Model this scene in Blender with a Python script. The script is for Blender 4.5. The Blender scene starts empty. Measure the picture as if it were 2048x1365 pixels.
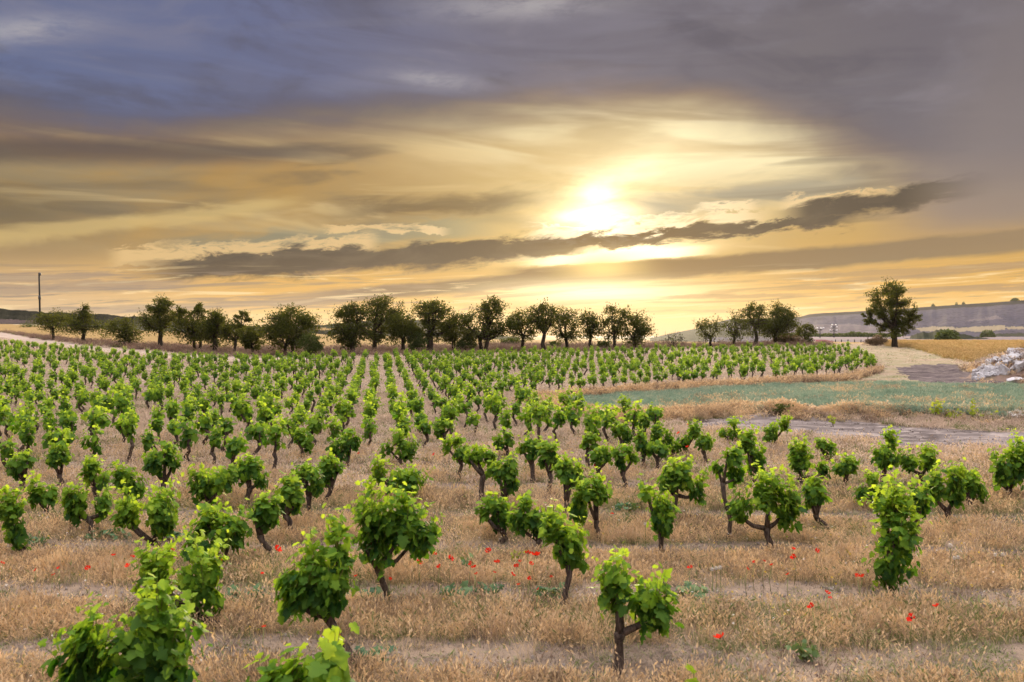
import bpy, bmesh, math, random
import numpy as np
from mathutils import Vector, Matrix, Euler

scene = bpy.context.scene
rad = math.radians

# ---------------------------------------------------------------- camera
CAM_H = 3.6            # eye height above the vineyard
FPX = 1700.0           # focal length in pixels of the 2048 px wide photograph
HORY = 665.0           # row of the true horizon in it
PITCH = math.atan((682.5 - HORY) / FPX)
cam_d = bpy.data.cameras.new("camera")
cam = bpy.data.objects.new("camera", cam_d)
scene.collection.objects.link(cam)
scene.camera = cam
cam_d.sensor_width = 36.0
cam_d.lens = 36.0 * FPX / 2048.0
cam_d.clip_start = 0.1
cam_d.clip_end = 30000.0
cam.location = (0, 0, CAM_H)
cam.rotation_euler = (rad(90) - PITCH, 0, 0)
cam_d.dof.use_dof = True
cam_d.dof.focus_distance = 20.0
cam_d.dof.aperture_fstop = 2.3

scene.view_settings.view_transform = 'Standard'
scene.view_settings.look = 'None'
scene.view_settings.exposure = 0.0
scene.view_settings.gamma = 1.0
try:
    scene.cycles.max_bounces = 6
    scene.cycles.diffuse_bounces = 3
    scene.cycles.glossy_bounces = 2
    scene.cycles.transmission_bounces = 4
    scene.cycles.transparent_max_bounces = 6
    scene.cycles.use_denoising = True
except Exception:
    pass


def lin(r, g, b):
    def f(c):
        c /= 255.0
        return c / 12.92 if c <= 0.04045 else ((c + 0.055) / 1.055) ** 2.4
    return (f(r), f(g), f(b), 1.0)


def sky_angle(px, py):
    """azimuth and elevation in degrees of a spot in the photographed sky"""
    u = (px - 1024) / FPX
    v = (682.5 - py) / FPX
    y = math.cos(PITCH) + v * math.sin(PITCH)
    z = -math.sin(PITCH) + v * math.cos(PITCH)
    return math.degrees(math.atan2(u, y)), math.degrees(math.atan2(z, math.hypot(u, y)))


SUN_A, SUN_E = sky_angle(1203, 462)

# ---------------------------------------------------------------- node maths
class G:
    """a node tree written as arithmetic"""
    def __init__(self, tree):
        self.t = tree

    def node(self, kind, **kw):
        n = self.t.nodes.new(kind)
        for k, v in kw.items():
            setattr(n, k, v)
        return n

    def put(self, sock, v):
        if isinstance(v, Q):
            self.t.links.new(v.s, sock)
        elif v is not None:
            sock.default_value = v

    def m(self, op, *a, clamp=False):
        n = self.node('ShaderNodeMath', operation=op, use_clamp=clamp)
        for i, x in enumerate(a):
            self.put(n.inputs[i], x)
        return Q(self, n.outputs[0])

    def step(self, x, a, b, lo=0.0, hi=1.0):
        n = self.node('ShaderNodeMapRange', interpolation_type='SMOOTHSTEP')
        self.put(n.inputs[0], x)
        for i, v in enumerate((a, b, lo, hi)):
            self.put(n.inputs[1 + i], v)
        return Q(self, n.outputs[0])

    def mix(self, f, a, b, blend='MIX'):
        n = self.node('ShaderNodeMix', data_type='RGBA', blend_type=blend)
        n.clamp_factor = True
        self.put(n.inputs[0], f)
        self.put(n.inputs[6], a)
        self.put(n.inputs[7], b)
        return Q(self, n.outputs[2])

    def xyz(self, x, y, z=0.0):
        n = self.node('ShaderNodeCombineXYZ')
        for i, v in enumerate((x, y, z)):
            self.put(n.inputs[i], v)
        return Q(self, n.outputs[0])

    def noise(self, vec, scale=1.0, detail=3.0, rough=0.5, dist=0.0):
        n = self.node('ShaderNodeTexNoise')
        self.put(n.inputs['Vector'], vec)
        n.inputs['Scale'].default_value = scale
        n.inputs['Detail'].default_value = detail
        n.inputs['Roughness'].default_value = rough
        n.inputs['Distortion'].default_value = dist
        return Q(self, n.outputs[0])

    def ramp(self, f, stops, interp='LINEAR'):
        n = self.node('ShaderNodeValToRGB')
        cr = n.color_ramp
        cr.interpolation = interp
        while len(cr.elements) < len(stops):
            cr.elements.new(0.5)
        for e, (p, c) in zip(cr.elements, stops):
            e.position = p
            e.color = c
        self.put(n.inputs[0], f)
        return Q(self, n.outputs[0])


class Q:
    def __init__(self, g, s):
        self.g, self.s = g, s

    def __add__(self, o): return self.g.m('ADD', self, o)
    __radd__ = __add__
    def __sub__(self, o): return self.g.m('SUBTRACT', self, o)
    def __rsub__(self, o): return self.g.m('SUBTRACT', o, self)
    def __mul__(self, o): return self.g.m('MULTIPLY', self, o)
    __rmul__ = __mul__
    def __truediv__(self, o): return self.g.m('DIVIDE', self, o)
    def max(self, o): return self.g.m('MAXIMUM', self, o)
    def min(self, o): return self.g.m('MINIMUM', self, o)


# ---------------------------------------------------------------- world: low sun behind drifting cloud
world = bpy.data.worlds.new("World")
scene.world = world
world.use_nodes = True
wt = world.node_tree
wt.nodes.clear()
g = G(wt)
tc = g.node('ShaderNodeTexCoord')
sp = g.node('ShaderNodeSeparateXYZ')
wt.links.new(tc.outputs['Generated'], sp.inputs[0])
dx, dy, dz = (Q(g, sp.outputs[i]) for i in range(3))
DEG = 180 / math.pi
A = g.m('ARCTAN2', dx, dy) * DEG                                   # azimuth, degrees, 0 straight ahead
hyp = g.m('SQRT', dx * dx + dy * dy).max(1e-4)
E = g.m('ARCTANGENT', dz / hyp) * DEG                              # elevation, degrees

n_big = g.noise(g.xyz(A * 0.06, E * 0.17, 3.1), 1.0, 5, 0.55, 0.6)
n_str = g.noise(g.xyz(A * 0.06 + E * 0.12, E * 0.5 - A * 0.04, 7.7), 1.0, 4, 0.5, 0.8)
n_fine = g.noise(g.xyz(A * 0.34, E * 1.15 - A * 0.1, 1.3), 1.0, 9, 0.66, 0.35)
n_low = g.noise(g.xyz(A * 0.14, E * 2.5 - A * 0.11, 21.0), 1.0, 7, 0.60, 0.6)
n_mid = g.noise(g.xyz(A * 0.22, E * 0.8 - A * 0.05, 5.0), 1.0, 6, 0.6, 0.7)
w_soft = (n_big - 0.5) * 5.0
w_fine = (n_fine - 0.5) * 2.0
w_mid = (n_mid - 0.5) * 2.5
n_ray = g.noise(g.xyz(A * 0.045 - E * 0.07, E * 0.42 + A * 0.035, 11.0), 1.0, 4, 0.52, 1.0)

# open sky between the clouds: the physical sky for this sun, and the evening glow it carries
nish = g.node('ShaderNodeTexSky', sky_type='NISHITA')
nish.sun_disc = False
nish.sun_elevation = rad(SUN_E)
nish.sun_rotation = rad(SUN_A)
nish.altitude = 850
nish.dust_density = 2.0


def band(x0, y0, x1, y1, up, dn, warp=None, soft=0.45, fade=4.0, fade1=None, softb=None):
    """a long cloud from one spot of the photographed sky to another; up, dn: its half depth in degrees"""
    a0, e0 = sky_angle(x0, y0)
    a1, e1 = sky_angle(x1, y1)
    k = (e1 - e0) / (a1 - a0)
    d = E - (A * k + (e0 - k * a0))
    if warp is not None:
        d = d + warp
    top = g.step(d, up, up * (1 - soft))
    bot = g.step(d, -dn, -dn * (1 - (soft if softb is None else softb)))
    f1 = fade if fade1 is None else fade1
    ends = g.step(A, a0 - 0.3, a0 + fade) * g.step(A, a1 + 0.3, a1 - f1)
    return top * bot * ends


C0 = (0.0, 0.0, 0.0, 1.0)


def gauss(px, py, sx, sy, rot=0.0):
    a0, e0 = sky_angle(px, py)
    c, s = math.cos(rad(rot)), math.sin(rad(rot))
    da, de = A - a0, E - e0
    p = (da * c + de * s) / sx
    q = (de * c - da * s) / sy
    return g.m('EXPONENT', (p * p + q * q) * -1.0)


Ew = E + w_soft * 0.35
el = Ew / 26.0
glow = g.ramp(el, [
    (0.000, lin(240, 196, 132)), (0.035, lin(246, 198, 116)), (0.10, lin(232, 178, 88)), (0.20, lin(198, 154, 80)),
    (0.32, lin(174, 136, 72)), (0.45, lin(182, 140, 76)), (0.56, lin(150, 118, 76)), (0.68, lin(128, 108, 92)),
    (0.85, lin(128, 122, 130)), (1.0, lin(126, 126, 142))])
# cool grey cast low on the left, mauve on the right
left = g.step(A, -14, -31)
right = g.step(A, 17, 28)
glow = g.mix(left * g.step(E, 7, 1) * 0.6, glow, lin(204, 178, 152))
sky = glow
sky = g.mix(g.step(A, 2, -22) * g.step(E, 4, 7) * g.step(n_big, 0.36, 0.62) * 0.75, sky, lin(146, 132, 104))
sky = g.mix(g.step(A, 12, 24) * g.step(E, 2, 6) * g.step(n_big, 0.40, 0.62) * 0.6, sky, lin(160, 142, 116))
# teal-grey gaps
gap1 = band(250, 505, 1050, 440, 1.1, 1.2, w_mid * 0.8, 0.8, 5)
sky = g.mix(gap1 * 0.8, sky, lin(128, 128, 108))
gap2 = band(1230, 420, 1800, 355, 1.2, 1.0, w_mid * 0.6, 0.8, 3)

# light flung out from the hidden sun
sun_w = gauss(1203, 450, 9, 5.0)
sun_up = gauss(1260, 300, 15, 3.0, -6)
sun_r = gauss(1500, 260, 13, 2.6, -10)
sky = g.mix((sun_w * 0.7), sky, lin(252, 218, 138))
fan = (sun_up * 0.9 + sun_r * 0.75) * g.step(n_ray, 0.30, 0.62, 0.35, 1.0)
sky = g.mix(fan, sky, lin(255, 236, 186))
sky = g.mix(gap2 * 0.8, sky, lin(158, 150, 132))

# drifting streaks of the middle sky
midz = g.step(E, 3.5, 7) * g.step(E, 15, 11)
dark_s = g.step(n_str, 0.50, 0.70) * midz
lite_s = g.step(n_ray, 0.54, 0.72) * midz
near_sun = g.m('SUBTRACT', 1.0, gauss(1250, 380, 10, 4.5) * 0.9)
sky = g.mix(dark_s * 0.62 * near_sun, sky, lin(112, 96, 74))
sky = g.mix(lite_s * 0.5, sky, lin(236, 206, 146))
smudge = band(620, 425, 1130, 395, 1.0, 0.8, w_mid * 0.7, 0.95, 5)
sky = g.mix(smudge * 0.75, sky, lin(96, 76, 50))
smudge2 = gauss(10, 425, 5, 1.6)
sky = g.mix(smudge2 * 0.7, sky, lin(92, 80, 62))
smudge3 = gauss(40, 505, 8, 1.0, 6)
sky = g.mix(smudge3 * 0.4, sky, lin(112, 104, 88))
lite_l = band(-300, 500, 620, 400, 0.7, 0.8, w_mid * 0.5, 0.9, 3)
sky = g.mix(lite_l * 0.55, sky, lin(222, 190, 122))

# the high grey deck, its under-edge falling from right to left
deck_edge = g.step(A, -30, 6, 11.2, 14.4) + g.step(A, 8, 30, 0.0, -6.0) + (n_big - 0.5) * 3.6 + (n_ray - 0.5) * 1.6
deck = g.step(E - deck_edge, -1.9, 2.3)
deck_c = g.ramp((A + 32) / 64.0, [(0.0, lin(104, 114, 148)), (0.25, lin(108, 114, 146)), (0.5, lin(120, 116, 130)),
                                  (0.8, lin(118, 111, 115)), (1.0, lin(114, 107, 114))])
n_cl = g.noise(g.xyz(A * 0.085 - E * 0.06, E * 0.23 + A * 0.03, 31.0), 1.0, 7, 0.56, 0.5)
deck_c = g.mix(g.step(n_cl, 0.50, 0.72) * 0.5, deck_c, lin(150, 144, 152))
deck_c = g.mix(g.step(n_cl, 0.48, 0.30) * 0.55, deck_c, lin(84, 80, 92))
deck_c = g.mix(g.step(n_str, 0.45, 0.70) * 0.22, deck_c, lin(146, 142, 154))
deck_c = g.mix(g.step(n_ray, 0.46, 0.68) * 0.25, deck_c, lin(86, 82, 94))
under = g.step(E - deck_edge, 3.2, 0.6)
deck_c = g.mix(1.0, deck_c, (0.88, 0.88, 0.92, 1.0), 'MULTIPLY')
deck_c = g.mix(under * 0.75, deck_c, g.ramp((A + 32) / 64.0, [(0, lin(84, 74, 76)), (0.40, lin(92, 78, 74)), (0.6, lin(146, 118, 90)), (0.85, lin(120, 100, 92)), (1, lin(112, 98, 98))]))
sky = g.mix(deck, sky, deck_c)
dark_l = band(-300, 283, 840, 300, 0.9, 1.1, w_soft * 0.25, 0.9, 4, 9)
sky = g.mix(dark_l * 0.75, sky, lin(80, 70, 70))
wisp = gauss(870, 160, 2.6, 0.5, -4) + gauss(40, 60, 3.6, 0.7, 14) + gauss(1050, 10, 6, 0.8, 2)
sky = g.mix(wisp * 0.55 * g.step(n_fine, 0.3, 0.6, 0.3, 1.0), sky, lin(190, 184, 184))
# grey veil over the right side
veil = g.step(A + w_mid * 1.2 - E * 0.35, 19.0, 25.5) * g.step(E, 4.6, 7.2)
sky = g.mix(veil * 0.85, sky, g.ramp(E / 24.0, [(0.2, lin(150, 130, 118)), (0.45, lin(134, 122, 120)), (0.8, lin(120, 112, 116)), (1, lin(110, 105, 114))]))

# bright crumbled rims above the long dark bank, then the bank itself
rimw = w_fine * 1.55 + w_mid * 0.3
rim = (band(215, 518, 760, 488, 0.8, 0.5, rimw, 0.3, 1.0) + band(640, 456, 900, 458, 0.30, 0.25, rimw * 0.6, 0.3, 1.0)
       + band(1040, 470, 1540, 432, 0.75, 0.6, rimw * 1.4, 0.3, 2.0) + band(1390, 414, 1520, 408, 0.28, 0.25, rimw * 0.6, 0.3, 1.0)
       + band(1560, 408, 1800, 385, 0.5, 0.45, rimw, 0.3, 1.0))
rim_c = g.mix(gauss(1230, 440, 9, 4), lin(228, 190, 130), (1.35, 1.12, 0.72, 1.0))
sky = g.mix(rim.min(1.0) * g.step(n_fine, 0.36, 0.52, 0.25, 1.0) * 0.85, sky, rim_c)
core = (gauss(1185, 432, 2.5, 0.58, 4) + gauss(1198, 392, 1.3, 0.85, 0) * 0.55 + gauss(1240, 352, 4.0, 1.1, 22) * 0.14 + gauss(1215, 380, 5.5, 2.4, 16) * 0.18 + gauss(1215, 505, 4.8, 0.55, 3) * 1.25 + gauss(1200, 455, 1.3, 0.7) * 0.5)
core = core * g.step(n_mid, 0.25, 0.58, 0.55, 1.12) * g.step(n_fine, 0.30, 0.60, 0.75, 1.12)
sky = g.mix(1.0, sky, g.mix(core.min(1.0), C0, (1.55, 1.32, 0.86, 1.0)), 'ADD')
bank = (band(215, 546, 1220, 486, 0.98, 1.12, rimw * 0.7, 0.45, 5.5, 3.0, 0.7) + band(1060, 492, 1720, 444, 0.62, 0.55, rimw * 0.9, 0.5, 3.0, 2.0, 0.8)
        + band(1540, 440, 2000, 366, 0.95, 0.85, rimw * 0.8, 0.6, 2.5, 6.0, 0.85) + band(330, 520, 760, 500, 0.5, 0.5, rimw * 0.9, 0.6, 4.0) * 0.8).min(1.0)
bank_c = g.mix(gauss(1230, 480, 7.0, 2.6), lin(58, 48, 44), lin(96, 66, 26))
bank_c = g.mix(g.step(n_mid, 0.45, 0.70) * 0.28, bank_c, lin(122, 104, 82))
sky = g.mix(bank * 0.93, sky, bank_c)
wedge = band(1030, 527, 1440, 500, 0.45, 0.38, w_fine * 0.3, 0.5, 4.0)
sky = g.mix(wedge, sky, (1.9, 1.6, 0.95, 1.0))
# second, smoother bank under the sun
bank2 = band(420, 612, 1120, 555, 0.60, 0.62, w_mid * 0.22, 0.5, 9.0, 1.0) + band(980, 560, 2150, 470, 0.85, 0.8, w_mid * 0.25 + w_fine * 0.12, 0.45, 3.0, 1.0)
bank2_c = g.ramp((A + 32) / 64.0, [(0.2, lin(176, 150, 128)), (0.42, lin(112, 86, 56)), (0.62, lin(116, 82, 36)), (0.85, lin(132, 108, 78)), (1, lin(150, 124, 92))])
sky = g.mix(bank2.min(1.0) * 0.92, sky, bank2_c)
hot = gauss(1203, 536, 2.6, 0.9)
sky = g.mix(hot * 0.85, sky, (1.15, 0.78, 0.25, 1.0))
low = gauss(1195, 585, 6.5, 0.75)
sky = g.mix(low * 0.95, sky, (1.6, 1.3, 0.75, 1.0))
# thin streaks low over the skyline
lowz = g.step(E, 0.4, 1.6) * g.step(E, 4.6, 3.2) * (1.0 - gauss(1200, 570, 8, 2.5) * 0.7)
sky = g.mix(g.step(n_low, 0.50, 0.63) * lowz * 0.72, sky, g.ramp((A + 32) / 64.0, [(0.0, lin(140, 122, 110)), (0.4, lin(166, 138, 108)), (0.7, lin(178, 140, 84)), (1, lin(160, 130, 98))]))
sky = g.mix(g.step(n_low, 0.46, 0.36) * lowz * 0.7, sky, lin(254, 224, 166))
# thin grey bars near the skyline
bars = (band(1640, 565, 1960, 545, 0.20, 0.22, w_fine * 0.25, 0.6, 3.0) + band(1500, 560, 2200, 520, 0.26, 0.26, w_fine * 0.3, 0.6, 4.0)
        + band(1540, 578, 1760, 572, 0.2, 0.18, w_fine * 0.25, 0.6, 2.0) + band(1800, 585, 2200, 570, 0.2, 0.2, w_fine * 0.3, 0.6, 2.0) + band(1300, 596, 1640, 590, 0.18, 0.18, w_fine * 0.25, 0.6, 2.0)
        + band(-300, 585, 420, 572, 0.5, 0.4, w_mid * 0.35 + w_fine * 0.2, 0.6, 3.0) + band(100, 622, 720, 600, 0.3, 0.3, w_mid * 0.2, 0.6, 5.0)
        + band(-200, 560, 250, 552, 0.3, 0.3, w_mid * 0.35, 0.6, 2.0)).min(1.0)
sky = g.mix(bars * 0.62, sky, g.ramp((A + 32) / 64.0, [(0.0, lin(150, 130, 116)), (0.4, lin(166, 140, 116)), (0.7, lin(176, 138, 88)), (1, lin(158, 128, 100))]))

# sky outside the view, brightened overhead and behind the camera to light the ground
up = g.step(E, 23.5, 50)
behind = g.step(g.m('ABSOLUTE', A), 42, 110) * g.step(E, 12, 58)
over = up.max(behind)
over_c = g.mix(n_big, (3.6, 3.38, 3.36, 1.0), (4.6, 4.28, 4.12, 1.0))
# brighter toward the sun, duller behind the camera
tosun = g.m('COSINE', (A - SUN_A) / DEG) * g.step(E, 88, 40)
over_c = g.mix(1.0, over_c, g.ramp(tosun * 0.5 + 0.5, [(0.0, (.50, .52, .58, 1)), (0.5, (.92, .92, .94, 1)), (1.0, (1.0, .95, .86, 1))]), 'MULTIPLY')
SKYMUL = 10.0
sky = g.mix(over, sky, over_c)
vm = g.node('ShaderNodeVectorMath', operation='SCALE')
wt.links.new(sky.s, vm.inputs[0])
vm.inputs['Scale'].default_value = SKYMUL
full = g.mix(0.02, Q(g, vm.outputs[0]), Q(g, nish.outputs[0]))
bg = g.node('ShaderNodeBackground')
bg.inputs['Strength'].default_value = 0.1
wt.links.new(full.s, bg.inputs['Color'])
wo = g.node('ShaderNodeOutputWorld')
wt.links.new(bg.outputs[0], wo.inputs['Surface'])
try:
    world.cycles.sampling_method = 'MANUAL'
    world.cycles.sample_map_resolution = 1024
except Exception:
    pass

# ---------------------------------------------------------------- the sun, veiled by the cloud bank
sun_d = bpy.data.lights.new("sun", 'SUN')
sun_d.energy = 5.0
sun_d.angle = rad(6)
sun_d.color = (1.0, 0.80, 0.52)
sun = bpy.data.objects.new("sun", sun_d)
scene.collection.objects.link(sun)
_sa, _se = rad(SUN_A), rad(SUN_E)
_sv = Vector((math.sin(_sa) * math.cos(_se), math.cos(_sa) * math.cos(_se), math.sin(_se)))
sun.rotation_euler = _sv.to_track_quat('Z', 'Y').to_euler()

# ================================================================ helpers
rng = np.random.default_rng(7)
random.seed(7)
COL = scene.collection


def link(o):
    COL.objects.link(o)
    return o


def tag(o, label=None, cat=None, group=None, kind=None):
    for k, v in (('label', label), ('category', cat), ('group', group), ('kind', kind)):
        if v:
            o[k] = v
    return o


def empty(name, loc, rz=0.0):
    o = bpy.data.objects.new(name, None)
    o.empty_display_size = 0.2
    o.location = loc
    o.rotation_euler = (0, 0, rz)
    return link(o)


def sstep(x, a, b):
    t = np.clip((np.asarray(x, float) - a) / (b - a), 0, 1)
    return t * t * (3 - 2 * t)


def hash2(ix, iy, seed):
    n = (ix.astype(np.int64) * 374761393 + iy.astype(np.int64) * 668265263 + seed * 982451653) & 0x7fffffff
    n = ((n ^ (n >> 13)) * 1274126177) & 0x7fffffff
    return ((n ^ (n >> 16)) & 0xffff) / 65535.0


def vnoise(x, y, seed=0):
    x = np.asarray(x, float); y = np.asarray(y, float)
    ix, iy = np.floor(x), np.floor(y)
    fx, fy = x - ix, y - iy
    fx = fx * fx * (3 - 2 * fx); fy = fy * fy * (3 - 2 * fy)
    a = hash2(ix, iy, seed); b = hash2(ix + 1, iy, seed)
    c = hash2(ix, iy + 1, seed); d = hash2(ix + 1, iy + 1, seed)
    return (a * (1 - fx) + b * fx) * (1 - fy) + (c * (1 - fx) + d * fx) * fy


def fbm(x, y, seed=0, octs=4, gain=0.5):
    s = 0; a = 1.0; t = 0
    for k in range(octs):
        s = s + a * vnoise(np.asarray(x) * 2 ** k, np.asarray(y) * 2 ** k, seed + 17 * k)
        t += a; a *= gain
    return s / t


class MB:
    """collects triangles and quads for ONE mesh, with a tint per vertex and a material slot per face"""
    def __init__(self):
        self.v, self.f, self.t, self.s = [], [], [], []
        self.n = 0

    def add(self, verts, faces, tint=0.5, slot=0):
        verts = np.asarray(verts, float).reshape(-1, 3)
        self.v.append(verts)
        for f in faces:
            self.f.append([i + self.n for i in f])
        self.s.extend([slot] * len(faces))
        self.t.append(np.full(len(verts), tint) if np.isscalar(tint) else np.asarray(tint, float))
        self.n += len(verts)

    def tube(self, pts, radii, sides=6, tint=0.5, slot=0, cap=True, wob=0.0):
        pts = [Vector(p) for p in pts]
        vs, fs = [], []
        up = Vector((0, 0, 1))
        for i, p in enumerate(pts):
            d = (pts[min(i + 1, len(pts) - 1)] - pts[max(i - 1, 0)]).normalized()
            a = d.cross(Vector((0, 1, 0.13)))
            if a.length < 0.05:
                a = d.cross(Vector((1, 0, 0)))
            a.normalize()
            b = d.cross(a)
            for k in range(sides):
                th = 2 * math.pi * k / sides
                r = radii[i] * (1 + wob * (random.random() - 0.5) * 2)
                vs.append(p + (a * math.cos(th) + b * math.sin(th)) * r)
        for i in range(len(pts) - 1):
            for k in range(sides):
                k2 = (k + 1) % sides
                fs.append([i * sides + k, i * sides + k2, (i + 1) * sides + k2, (i + 1) * sides + k])
        if cap:
            fs.append(list(range((len(pts) - 1) * sides, len(pts) * sides)))
            fs.append(list(range(sides))[::-1])
        self.add([tuple(v) for v in vs], fs, tint, slot)

    def mesh(self, name, mats, smooth=False):
        me = bpy.data.meshes.new(name)
        V = np.concatenate(self.v) if self.v else np.zeros((0, 3))
        me.vertices.add(len(V))
        me.vertices.foreach_set('co', V.astype(np.float32).ravel())
        ln = np.array([len(f) for f in self.f], np.int32)
        flat = np.fromiter((i for f in self.f for i in f), np.int32, int(ln.sum()))
        me.loops.add(len(flat))
        me.loops.foreach_set('vertex_index', flat)
        me.polygons.add(len(ln))
        st = np.concatenate(([0], np.cumsum(ln)[:-1])).astype(np.int32)
        me.polygons.foreach_set('loop_start', st)
        me.polygons.foreach_set('material_index', np.array(self.s, np.int32))
        me.polygons.foreach_set('use_smooth', np.full(len(ln), smooth))
        at = me.attributes.new('tint', 'FLOAT', 'POINT')
        at.data.foreach_set('value', np.concatenate(self.t).astype(np.float32) if self.t else [])
        for m in (mats if isinstance(mats, (list, tuple)) else [mats]):
            me.materials.append(m)
        me.update(calc_edges=True)
        me.validate()
        return me

    def build(self, name, mats, parent=None, smooth=False, loc=None):
        o = bpy.data.objects.new(name, self.mesh(name, mats, smooth))
        link(o)
        if parent is not None:
            o.parent = parent
        if loc is not None:
            o.location = loc
        return o


def fast_mesh(name, V, F, mats, tint=None, slots=None, smooth=True):
    """mesh out of numpy arrays whose faces all have the same number of corners"""
    me = bpy.data.meshes.new(name)
    V = np.asarray(V, np.float32); F = np.asarray(F, np.int32)
    me.vertices.add(len(V)); me.vertices.foreach_set('co', V.ravel())
    k = F.shape[1]
    me.loops.add(F.size); me.loops.foreach_set('vertex_index', F.ravel())
    me.polygons.add(len(F)); me.polygons.foreach_set('loop_start', np.arange(0, F.size, k, dtype=np.int32))
    me.polygons.foreach_set('use_smooth', np.full(len(F), smooth))
    if slots is not None:
        me.polygons.foreach_set('material_index', np.asarray(slots, np.int32))
    if tint is not None:
        at = me.attributes.new('tint', 'FLOAT', 'POINT')
        at.data.foreach_set('value', np.asarray(tint, np.float32))
    for m in (mats if isinstance(mats, (list, tuple)) else [mats]):
        me.materials.append(m)
    me.update(calc_edges=True)
    return me


# ---------------------------------------------------------------- materials
def material(name, fn):
    m = bpy.data.materials.new(name)
    m.use_nodes = True
    t = m.node_tree
    t.nodes.clear()
    q = G(t)
    out = q.node('ShaderNodeOutputMaterial')
    fn(q, out)
    return m


def pos(q):
    n = q.node('ShaderNodeNewGeometry')
    return Q(q, n.outputs['Position'])


def attr(q, name):
    n = q.node('ShaderNodeAttribute', attribute_name=name)
    return Q(q, n.outputs['Fac'])


def orand(q):
    return Q(q, q.node('ShaderNodeObjectInfo').outputs['Random'])


def surf(q, out, col, rough=0.8, spec=0.2, bump=None, bump_d=0.02):
    p = q.node('ShaderNodeBsdfPrincipled')
    q.put(p.inputs['Base Color'], col)
    q.put(p.inputs['Roughness'], rough)
    p.inputs['Specular IOR Level'].default_value = spec
    if bump is not None:
        b = q.node('ShaderNodeBump')
        b.inputs['Distance'].default_value = bump_d
        b.inputs['Strength'].default_value = 0.9
        q.put(b.inputs['Height'], bump)
        q.t.links.new(b.outputs[0], p.inputs['Normal'])
    q.t.links.new(p.outputs[0], out.inputs['Surface'])
    return p


def thin(q, out, col, tcol, trans=0.45, rough=0.5, spec=0.25):
    """leaf-thin stuff: reflects, and lets light through"""
    p = q.node('ShaderNodeBsdfPrincipled')
    q.put(p.inputs['Base Color'], col)
    p.inputs['Roughness'].default_value = rough
    p.inputs['Specular IOR Level'].default_value = spec
    tr = q.node('ShaderNodeBsdfTranslucent')
    q.put(tr.inputs['Color'], tcol)
    mx = q.node('ShaderNodeMixShader')
    mx.inputs[0].default_value = trans
    q.t.links.new(p.outputs[0], mx.inputs[1])
    q.t.links.new(tr.outputs[0], mx.inputs[2])
    q.t.links.new(mx.outputs[0], out.inputs['Surface'])


def C(r, g_, b): return (r, g_, b, 1.0)


def earth(c1, c2, c3, s1=0.25, s2=3.0, stretch=1.0):
    def fn(q, out):
        p = pos(q)
        mp = q.node('ShaderNodeMapping')
        q.put(mp.inputs['Vector'], p)
        mp.inputs['Scale'].default_value = (1.0, stretch, 1.0)
        v = Q(q, mp.outputs[0])
        a = q.noise(v, s1, 5, 0.6, 0.4)
        b = q.noise(v, s2, 8, 0.7, 0.3)
        c = q.noise(p, 28.0, 4, 0.7)
        col = q.mix(q.step(a, 0.35, 0.65), c1, c2)
        col = q.mix(q.step(b, 0.45, 0.68) * 0.8, col, c3)
        surf(q, out, col, 0.95, 0.1, b * 0.6 + c * 0.4, 0.05)
    return fn


M = {}
M['field'] = material('dry_field_soil', earth(C(.235, .175, .13), C(.31, .23, .165), C(.13, .10, .08), 0.45, 5.0))
M['track'] = material('pale_track', earth(C(.34, .265, .215), C(.42, .33, .27), C(.26, .20, .165), 0.3, 3.0))
M['mud'] = material('rutted_dirt', earth(C(.21, .175, .165), C(.105, .085, .08), C(.38, .32, .29), 0.3, 1.0, 3.5))
M['patch'] = material('bare_dark_soil', earth(C(.050, .038, .041), C(.105, .082, .084), C(.22, .175, .165), 0.5, 1.2, 4.0))
M['path'] = material('grassy_path', earth(C(.27, .20, .135), C(.20, .18, .095), C(.36, .285, .225), 0.35, 1.3, 2.0))
M['bank'] = material('weedy_bank', earth(C(.17, .115, .095), C(.24, .165, .13), C(.12, .10, .06), 0.3, 2.0))
M['stubble'] = material('golden_field', earth(C(.30, .185, .075), C(.25, .16, .06), C(.19, .15, .045), 0.06, 0.8, 6.0))
M['barley_soil'] = material('barley_ground', earth(C(.55, .37, .16), C(.48, .36, .13), C(.36, .31, .10), 0.15, 1.5))
M['crop_soil'] = material('green_crop_ground', earth(C(.22, .23, .16), C(.19, .23, .15), C(.30, .27, .20), 0.2, 2.0))
M['plain'] = material('far_plain', earth(C(.30, .24, .17), C(.36, .28, .16), C(.17, .18, .10), 0.004, 0.02, 3.0))
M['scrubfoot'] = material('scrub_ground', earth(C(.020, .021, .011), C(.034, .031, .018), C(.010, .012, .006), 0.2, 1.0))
M['purple'] = material('far_fallow', earth(C(.15, .118, .128), C(.18, .138, .142), C(.12, .096, .10), 0.03, 0.3, 4.0))


# ================================================================ terrain
SLOPE = (HORY - 618.0) / FPX


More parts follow.
